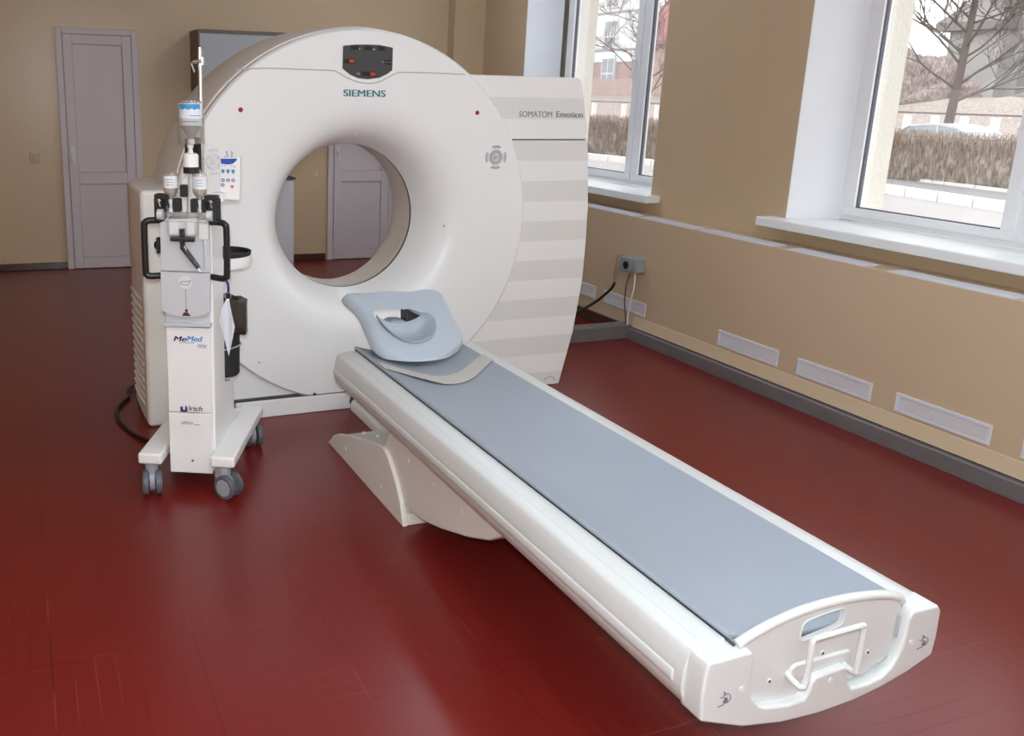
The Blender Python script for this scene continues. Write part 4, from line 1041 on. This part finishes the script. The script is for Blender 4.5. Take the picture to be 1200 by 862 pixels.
# ------------------------------------------------------------------ outdoors
ZG = -0.80
def gbox(name, pts, z0, z1, m, **k):
    b = B(); prism(b, pts, 'z', z0, z1); o = obj(name, b, m, **k); o['kind'] = 'structure'; return o
gbox('ground', [(XO, -40), (140, -40), (140, 150), (XO, 150)], ZG - .3, ZG - .02, M['soil'], smooth=0)
gbox('pavement', [(XO, -30), (19.9, -30), (20.9, 13.7), (21.7, 17.9), (20.3, 29.1), (20.0, 90), (XO, 90)], ZG - .1, ZG, M['pavement'], smooth=0)
gbox('road', [(20.0, -30), (25.4, -30), (25.6, 17.2), (26.1, 21.6), (29.0, 24.6), (40, 25.2), (40, 28.4), (24.0, 29.2), (21.4, 30.6), (21.0, 90), (20.0, 90), (20.2, 29), (21.6, 18), (20.9, 13.7)], ZG - .1, ZG - .012, M['road'], smooth=0)
def curb(name, path, w, h):
    b = B(); p = [Vector((x, y, 0)) for x, y in path]
    for i in range(len(p) - 1):
        a, c = p[i], p[i + 1]; L = (c - a).length; d = (c - a) / L; nrm = Vector((-d.y, d.x, 0)); n = max(1, int(L / 1.0))
        for k in range(n):
            q0 = a + d * (L * k / n + .015); q1 = a + d * (L * (k + 1) / n - .015)
            prism(b, [(v.x, v.y) for v in (q0 - nrm * w / 2, q1 - nrm * w / 2, q1 + nrm * w / 2, q0 + nrm * w / 2)], 'z', ZG - .05, ZG + h)
    o = obj(name, b, M['curb'], bev=.0, smooth=0); o['kind'] = 'structure'; return o
curb('curb_near', [(20.5, 2), (20.9, 13.7), (21.7, 17.9), (21.0, 24), (20.2, 29.1), (20.0, 45)], .35, .22)
curb('curb_far', [(25.3, 2), (25.75, 17.2), (26.3, 21.4), (27.2, 23.0)], .16, .07)
random.seed(11)
def hedge(label, x0, x1, y0, y1, h, ntw):
    t = thing('bare_hedge', label, 'hedge', ((x0 + x1) / 2, (y0 + y1) / 2, ZG), group='bare clipped hedges by the road')
    b = B(); nx, ny, nz = 3, max(6, int((y1 - y0) / .25)), 6
    grid = {}
    def vert(i, j, k):
        key = (i, j, k)
        if key not in grid:
            fx, fy, fz = i / nx, j / ny, k / nz
            e = min(fy, 1 - fy) * (y1 - y0)
            sh = 1 - .25 * max(0, 1 - e / .7) ** 2
            X = (x0 + x1) / 2 + (fx - .5) * (x1 - x0) * sh * (1 - .18 * abs(2 * fz - .7) ** 2) + random.uniform(-.06, .06)
            Yv = y0 + fy * (y1 - y0) + random.uniform(-.06, .06); Z = ZG + fz * (h - .12) * (1 - .06 * max(0, 1 - e / .8)) + random.uniform(-.04, .04) * (k > 0)
            grid[key] = b.verts.new((X, Yv, Z))
        return grid[key]
    for j in range(ny):
        for k in range(nz):
            b.faces.new((vert(0, j, k), vert(0, j + 1, k), vert(0, j + 1, k + 1), vert(0, j, k + 1)))
            b.faces.new((vert(nx, j, k), vert(nx, j, k + 1), vert(nx, j + 1, k + 1), vert(nx, j + 1, k)))
        for i in range(nx): b.faces.new((vert(i, j, nz), vert(i + 1, j, nz), vert(i + 1, j + 1, nz), vert(i, j + 1, nz)))
    for i in range(nx):
        for k in range(nz):
            b.faces.new((vert(i, 0, k), vert(i + 1, 0, k), vert(i + 1, 0, k + 1), vert(i, 0, k + 1)))
            b.faces.new((vert(i, ny, k), vert(i, ny, k + 1), vert(i + 1, ny, k + 1), vert(i + 1, ny, k)))
    obj('branch_mass', b, M['hedge'], t, smooth=180)
    b = B()
    for q in range(ntw):
        yy = random.uniform(y0, y1); side = random.random()
        if side < .6: xx = x0 + random.uniform(-.02, .12); z0 = ZG + random.uniform(.02, h - .35); z1 = z0 + random.uniform(.25, .6)
        else: xx = random.uniform(x0 + .05, x1 - .05); z0 = ZG + h - random.uniform(.25, .5); z1 = ZG + h + random.uniform(-.12, .10)
        z1 = min(z1, ZG + h + .08)
        p0 = Vector((xx, yy, z0)); p1 = p0 + Vector((random.uniform(-.12, .05), random.uniform(-.14, .14), z1 - z0)); pm = (p0 + p1) / 2 + Vector((random.uniform(-.05, .05), random.uniform(-.05, .05), 0))
        tube(b, [p0, pm, p1], [.011, .009, .005], 3, caps=False)
    obj('twigs', b, M['twig'], t, smooth=0)
hedge('clipped bare brown hedge in front of the parked car', 26.0, 27.3, 7.0, 22.1, 1.47, 5200)
hedge('bare brown hedge seen through the far window', 22.6, 23.8, 27.4, 40.0, 1.50, 3800)
hedge('low reddish bare hedge behind the car at the right', 31.5, 32.6, 8.0, 21.2, 1.55, 1800)

# parked car behind the hedge (roof shows over the twigs)
c = thing('parked_car', 'pale silver car parked behind the bare hedge', 'car', (29.6, 22.3, -.62))
gbox_car = [(28.2, 5), (31.4, 5), (31.4, 25.4), (28.2, 25.4)]
ZK = ZG; ZG = -.62
cx0, cx1, cy0 = 28.75, 30.45, 22.1
body = [(-2.15, .25), (-2.2, .62), (-2.1, .82), (-1.35, .92), (1.25, .95), (2.05, .88), (2.18, .60), (2.12, .25)]
b = B(); prism(b, [(cy0 + y, ZG + z) for y, z in body], 'x', cx0, cx1); obj('car_body', b, M['carpaint'], c, bev=.06)
roof = [(-1.70, .90), (-1.05, 1.24), (-.70, 1.40), (-.20, 1.48), (.45, 1.48), (.95, 1.40), (1.72, .95)]
b = B(); prism(b, [(cy0 + y, ZG + z) for y, z in roof], 'x', cx0 + .10, cx1 - .10); obj('cabin_glass', b, M['carglass'], c, bev=.04)
b = B()
top2 = roof[1:-1]; pr = [(cy0 + y, ZG + z + .02) for y, z in top2] + [(cy0 + y, ZG + z - .05) for y, z in top2[::-1]]
prism(b, pr, 'x', cx0 + .08, cx1 - .08)
for x in (cx0 + .09, cx1 - .09):
    tube(b, [(x, cy0 - 1.74, ZG + .9), (x, cy0 - 1.05, ZG + 1.25), (x, cy0 - .68, ZG + 1.42)], .035, 6); tube(b, [(x, cy0 + 1.74, ZG + .95), (x, cy0 + .95, ZG + 1.41)], .035, 6)
    tube(b, [(x, cy0 - .15, ZG + .93), (x, cy0 - .05, ZG + 1.47)], .04, 6); tube(b, [(x, cy0 - .95, ZG + .93), (x, cy0 - .80, ZG + 1.35)], .03, 6)
obj('roof', b, M['carpaint'], c, smooth=40)
for y in (-1.35, 1.35):
    for x in (cx0 + .1, cx1 - .1):
        b = B(); cyl(b, (x - .1, cy0 + y, ZG + .30), (x + .1, cy0 + y, ZG + .30), .31, n=24); wv = obj('wheel', b, M['tyre'], c)
        b = B(); cyl(b, (x - .105, cy0 + y, ZG + .30), (x + .105, cy0 + y, ZG + .30), .19, n=20); obj('hub_cap', b, M['casterlight'], wv)

ZG = ZK
b = B(); prism(b, gbox_car, 'z', ZG - .1, -.62); o = obj('parking_bay', b, M['road'], smooth=0); o['kind'] = 'structure'
# fence with whitewashed posts
f = thing('post_fence', 'fence of white posts with a dark top rail behind the parked car', 'fence', (36, 34, ZG))
y = 20.0
while y < 62:
    bx('post', 35.88, 36.12, y - .12, y + .12, ZG, 1.02, M['postwhite'], f, bev=.01)
    y += 1.28 if y < 32 else 3.2
b = B(); box(b, 35.84, 35.9, 16, 64, 1.08, 1.15); box(b, 35.86, 35.9, 16, 64, ZG, 1.02) if False else None; obj('top_rail', b, M['railgrey'], f)
# dry bank and scrub beyond
b = B(); nx, ny = 10, 60; gv = []
for i in range(nx + 1):
    row = []
    for j in range(ny + 1):
        X = 37 + i * 1.7; Yv = 5 + j * 1.75; s = min(1, i / 5.0); Z = ZG + 2.6 * (3 * s * s - 2 * s ** 3) + random.uniform(-.12, .12) * (i > 0)
        row.append(b.verts.new((X, Yv, Z)))
    gv.append(row)
for i in range(nx):
    for j in range(ny): b.faces.new((gv[i][j], gv[i + 1][j], gv[i + 1][j + 1], gv[i][j + 1]))
bmesh.ops.recalc_face_normals(b, faces=b.faces)
o = obj('dry_bank', b, M['bank'], smooth=60); o['kind'] = 'structure'

# bare trees
def tree(label, x, y, z0, h, r, seed, lean=(0, 0), first=.28, nb=12, depth=4, group='bare trees outside'):
    random.seed(seed)
    t = thing('bare_tree', label, 'tree', (x, y, z0), group=group)
    b = B(); tr = []; n = 9
    for i in range(n + 1):
        s = i / n; tr.append(Vector((x + lean[0] * s + .06 * math.sin(3 * s + seed), y + lean[1] * s + .08 * math.sin(4 * s + seed), z0 + h * s)))
    rad = [r * (1.25 if i == 0 else 1) * (1 - .80 * (i / n) ** 1.1) + .01 for i in range(n + 1)]
    tube(b, tr, rad, 8); obj('trunk', b, M['bark'], t, smooth=60)
    b = B()
    def grow(p, d, L, rr, dep):
        pts = [p]; q = p.copy(); dd = d.copy(); k = 5
        for i in range(k):
            dd = (dd + Vector((random.uniform(-.2, .2), random.uniform(-.2, .2), random.uniform(-.08, .16)))).normalized(); q = q + dd * L / k; pts.append(q.copy())
        tube(b, pts, [rr * (1 - .7 * i / k) + .006 for i in range(k + 1)], 5 if dep > 2 else 3, caps=False)
        if dep <= 1: return
        for i in range(random.choice((3, 4, 4))):
            j = random.randint(1, k); base = pts[j]; ax = Vector((random.uniform(-1, 1), random.uniform(-1, 1), random.uniform(-.3, .8))).normalized()
            grow(base, (dd * .75 + ax * .75).normalized(), L * random.uniform(.45, .7), rr * .48, dep - 1)
    for i in range(nb):
        s = first + (1 - first) * (i + random.random()) / nb; j = min(n - 1, int(s * n)); u = s * n - j; p = tr[j].lerp(tr[j + 1], u)
        a = i * 2.4 + random.uniform(-.5, .5); el = random.uniform(.25, .85)
        grow(p, Vector((math.cos(a) * math.cos(el), math.sin(a) * math.cos(el), math.sin(el))), h * random.uniform(.26, .42) * (1.15 - .5 * s), r * .30 * (1 - .4 * s), depth)
    obj('branches', b, M['bark'], t, smooth=60)
tree('bare tree with a thick trunk behind the parked car', 33.0, 24.9, ZG, 10.5, .17, 3, (0, -.5), .22, 30, 5)
tree('bare tree at the right side of the far window view', 26.0, 33.6, ZG, 7.5, .11, 8, (0, .3), .3, 16, 4)
def scrub(label, x, y, z0, rx_, ry_, rz_, seed, nt):
    random.seed(seed); t = thing('bare_bush', label, 'bush', (x, y, z0), group='bare bushes on the bank')
    b = B(); bmesh.ops.create_icosphere(b, subdivisions=4, radius=1)
    for v in b.verts:
        n = v.co.normalized(); k = 1 + .16 * math.sin(n.x * 7 + seed) * math.sin(n.y * 8) + .10 * math.sin(n.z * 13 + n.y * 11) + random.uniform(-.05, .05)
        v.co = Vector((x + n.x * rx_ * k, y + n.y * ry_ * k, z0 + max(-.05, n.z) * rz_ * k))
    obj('branch_mass', b, M['bush'], t, smooth=180)
    b = B()
    for q in range(nt):
        a = random.uniform(0, 2 * PI); e = random.uniform(.1, 1.5); n = Vector((math.cos(a) * math.cos(e), math.sin(a) * math.cos(e), math.sin(e)))
        p = Vector((x + n.x * rx_ * .85, y + n.y * ry_ * .85, z0 + n.z * rz_ * .85)); d = Vector((n.x * .6, n.y * .6, n.z + .5)).normalized()
        tube(b, [p, p + d * random.uniform(.4, .9) + Vector((random.uniform(-.2, .2), random.uniform(-.2, .2), 0))], [.03, .01], 3, caps=False)
    obj('twigs', b, M['bush'], t, smooth=0)
scrub('reddish bare bush left of the tree trunk, against the sky', 46, 37.2, 1.3, 2.6, 3.2, 2.6, 2, 260)
scrub('reddish bare bush low at the foot of the grey building', 50, 29.5, 1.4, 2.2, 4.0, 1.5, 4, 200)

# grey building on the right with stair glazing strips
g2 = thing('grey_building', 'pale grey building with vertical glazing strips behind the bare tree', 'building', (64, 36, ZG))
bx('wing_wall', 60, 66, 42.4, 46.1, ZG, 6.2, M['concrete'], g2); bx('eave', 59.4, 66.5, 42.2, 46.8, 6.2, 6.75, M['eave'], g2)
b = B(); prism(b, [(59.4, 6.75), (66.5, 6.75), (63, 8.6)], 'y', 42.2, 46.8); obj('roof', b, M['eave'], g2)
bx('main_wall', 61, 72, 18, 43.2, ZG, 16, M['concrete'], g2); bx('cornice', 60.6, 72, 42.0, 43.4, 7.6, 8.6, M['eave'], g2)
for y in (40.6, 38.4, 35.0, 31.5, 28.0):
    sfr = bx('stair_glazing', 60.9, 61.0, y, y + 1.0, 1.6, 6.6, M['panegrey'], g2)
    b = B()
    for k in range(5): box(b, 60.86, 60.92, y, y + 1.0, 2.5 + k * 1.0, 2.62 + k * 1.0)
    obj('transoms', b, M['concrete'], sfr)
# white apartment building through the far window
g3 = thing('white_apartment_building', 'white apartment building with tall glazed balconies beyond the far window', 'building', (66, 92, ZG))
bx('wall', 62, 76, 78, 112, 5.0, 26, M['whitehouse'], g3); bx('brick_base', 62.1, 76, 78.2, 112, ZG, 5.0, M['brick'], g3)
for kz in range(5):
    for y in (80.0, 86.2, 90.5, 96.0):
        z = 2.9 + kz * 3.9
        wf = bx('window_frame', 61.75, 62.1, y, y + 2.3, z, z + 2.9, M['whitehouse'], g3)
        b = B()
        for a in (.15, 1.25):
            box(b, 61.70, 61.80, y + a, y + a + .85, z + 1.0, z + 2.45); box(b, 61.70, 61.80, y + a, y + a + .85, z + .12, z + .8)
        obj('panes', b, M['paneblue'], wf)
    bx('floor_band', 61.9, 62.05, 78, 112, 2.3 + kz * 3.9, 2.5 + kz * 3.9, M['concrete'], g3)
# brick house with red roof
g4 = thing('brick_house', 'pinkish brick house with a red tiled roof at the far window edge', 'building', (54, 66, ZG))
bx('wall', 52, 58, 55, 68.2, ZG, 6.0, M['brick'], g4)
b = B(); prism(b, [(54.0, 6.0), (68.6, 6.0), (65.5, 9.2), (57, 9.2)], 'x', 51.6, 58.4); obj('roof', b, M['redroof'], g4)
bx('eave', 51.6, 58.4, 54, 68.7, 5.75, 6.02, M['eave'], g4)
for y in (64.0, 60.5, 57.0):
    wf = bx('window_frame', 51.92, 52.02, y, y + 1.3, 2.6, 4.4, M['whitehouse'], g4); bx('pane', 51.88, 51.95, y + .12, y + 1.18, 2.75, 4.25, M['panegrey'], wf)
b = B(); box(b, 44, 44.4, 44, 90, ZG, 2.75)
o = recentre(obj('brick_wall', b, M['brick'])); tag(o, 'long reddish brick wall behind the fence in the far window', 'wall')

# ------------------------------------------------------------------ light, sky, camera
w = bpy.data.worlds.new('overcast_sky'); scene.world = w; w.use_nodes = True
nt = w.node_tree; bg = nt.nodes['Background']
tc = nt.nodes.new('ShaderNodeTexCoord'); n = nt.nodes.new('ShaderNodeTexNoise'); n.inputs['Scale'].default_value = 2.0; n.inputs['Detail'].default_value = 4
nt.links.new(tc.outputs['Generated'], n.inputs['Vector'])
cr = nt.nodes.new('ShaderNodeValToRGB'); cr.color_ramp.elements[0].color = (.88, .90, .94, 1); cr.color_ramp.elements[1].color = (1, 1, 1, 1)
nt.links.new(n.outputs['Fac'], cr.inputs['Fac']); nt.links.new(cr.outputs['Color'], bg.inputs['Color'])
bg.inputs['Strength'].default_value = 2.75

fl = bpy.data.lights.new('camera_flash', 'POINT'); fl.energy = 165; fl.shadow_soft_size = 0.04; fl.color = (.84, .94, 1.0)
fo = bpy.data.objects.new('camera_flash', fl); COL.objects.link(fo); fo.location = (-.02, -.03, 1.70)
cam = bpy.data.cameras.new('camera'); co = bpy.data.objects.new('camera', cam); COL.objects.link(co)
F, YAW, PITCH, ROLL, PX, PY = 1060.495, math.radians(21.09500431), math.radians(-14.22863606), math.radians(1.2600557), 427.166, 372.803
fw = Vector((math.sin(YAW) * math.cos(PITCH), math.cos(YAW) * math.cos(PITCH), math.sin(PITCH)))
rt0 = Vector((math.cos(YAW), -math.sin(YAW), 0)); up0 = rt0.cross(fw)
rt = rt0 * math.cos(ROLL) + up0 * math.sin(ROLL); up = -rt0 * math.sin(ROLL) + up0 * math.cos(ROLL)
mw = Matrix((rt, up, -fw)).transposed().to_4x4(); mw.translation = (0, 0, 1.6)
co.matrix_world = mw
cam.sensor_width = 36; cam.sensor_fit = 'HORIZONTAL'; cam.lens = F * 36 / 1200
cam.shift_x = (600 - PX) / 1200; cam.shift_y = (PY - 431) / 1200
cam.clip_start = 0.05; cam.clip_end = 500
scene.camera = co
vs = scene.view_settings
vs.view_transform = 'Standard'; vs.look = 'None'; vs.gamma = 1.0; vs.use_curve_mapping = False
vs.exposure = 0.35
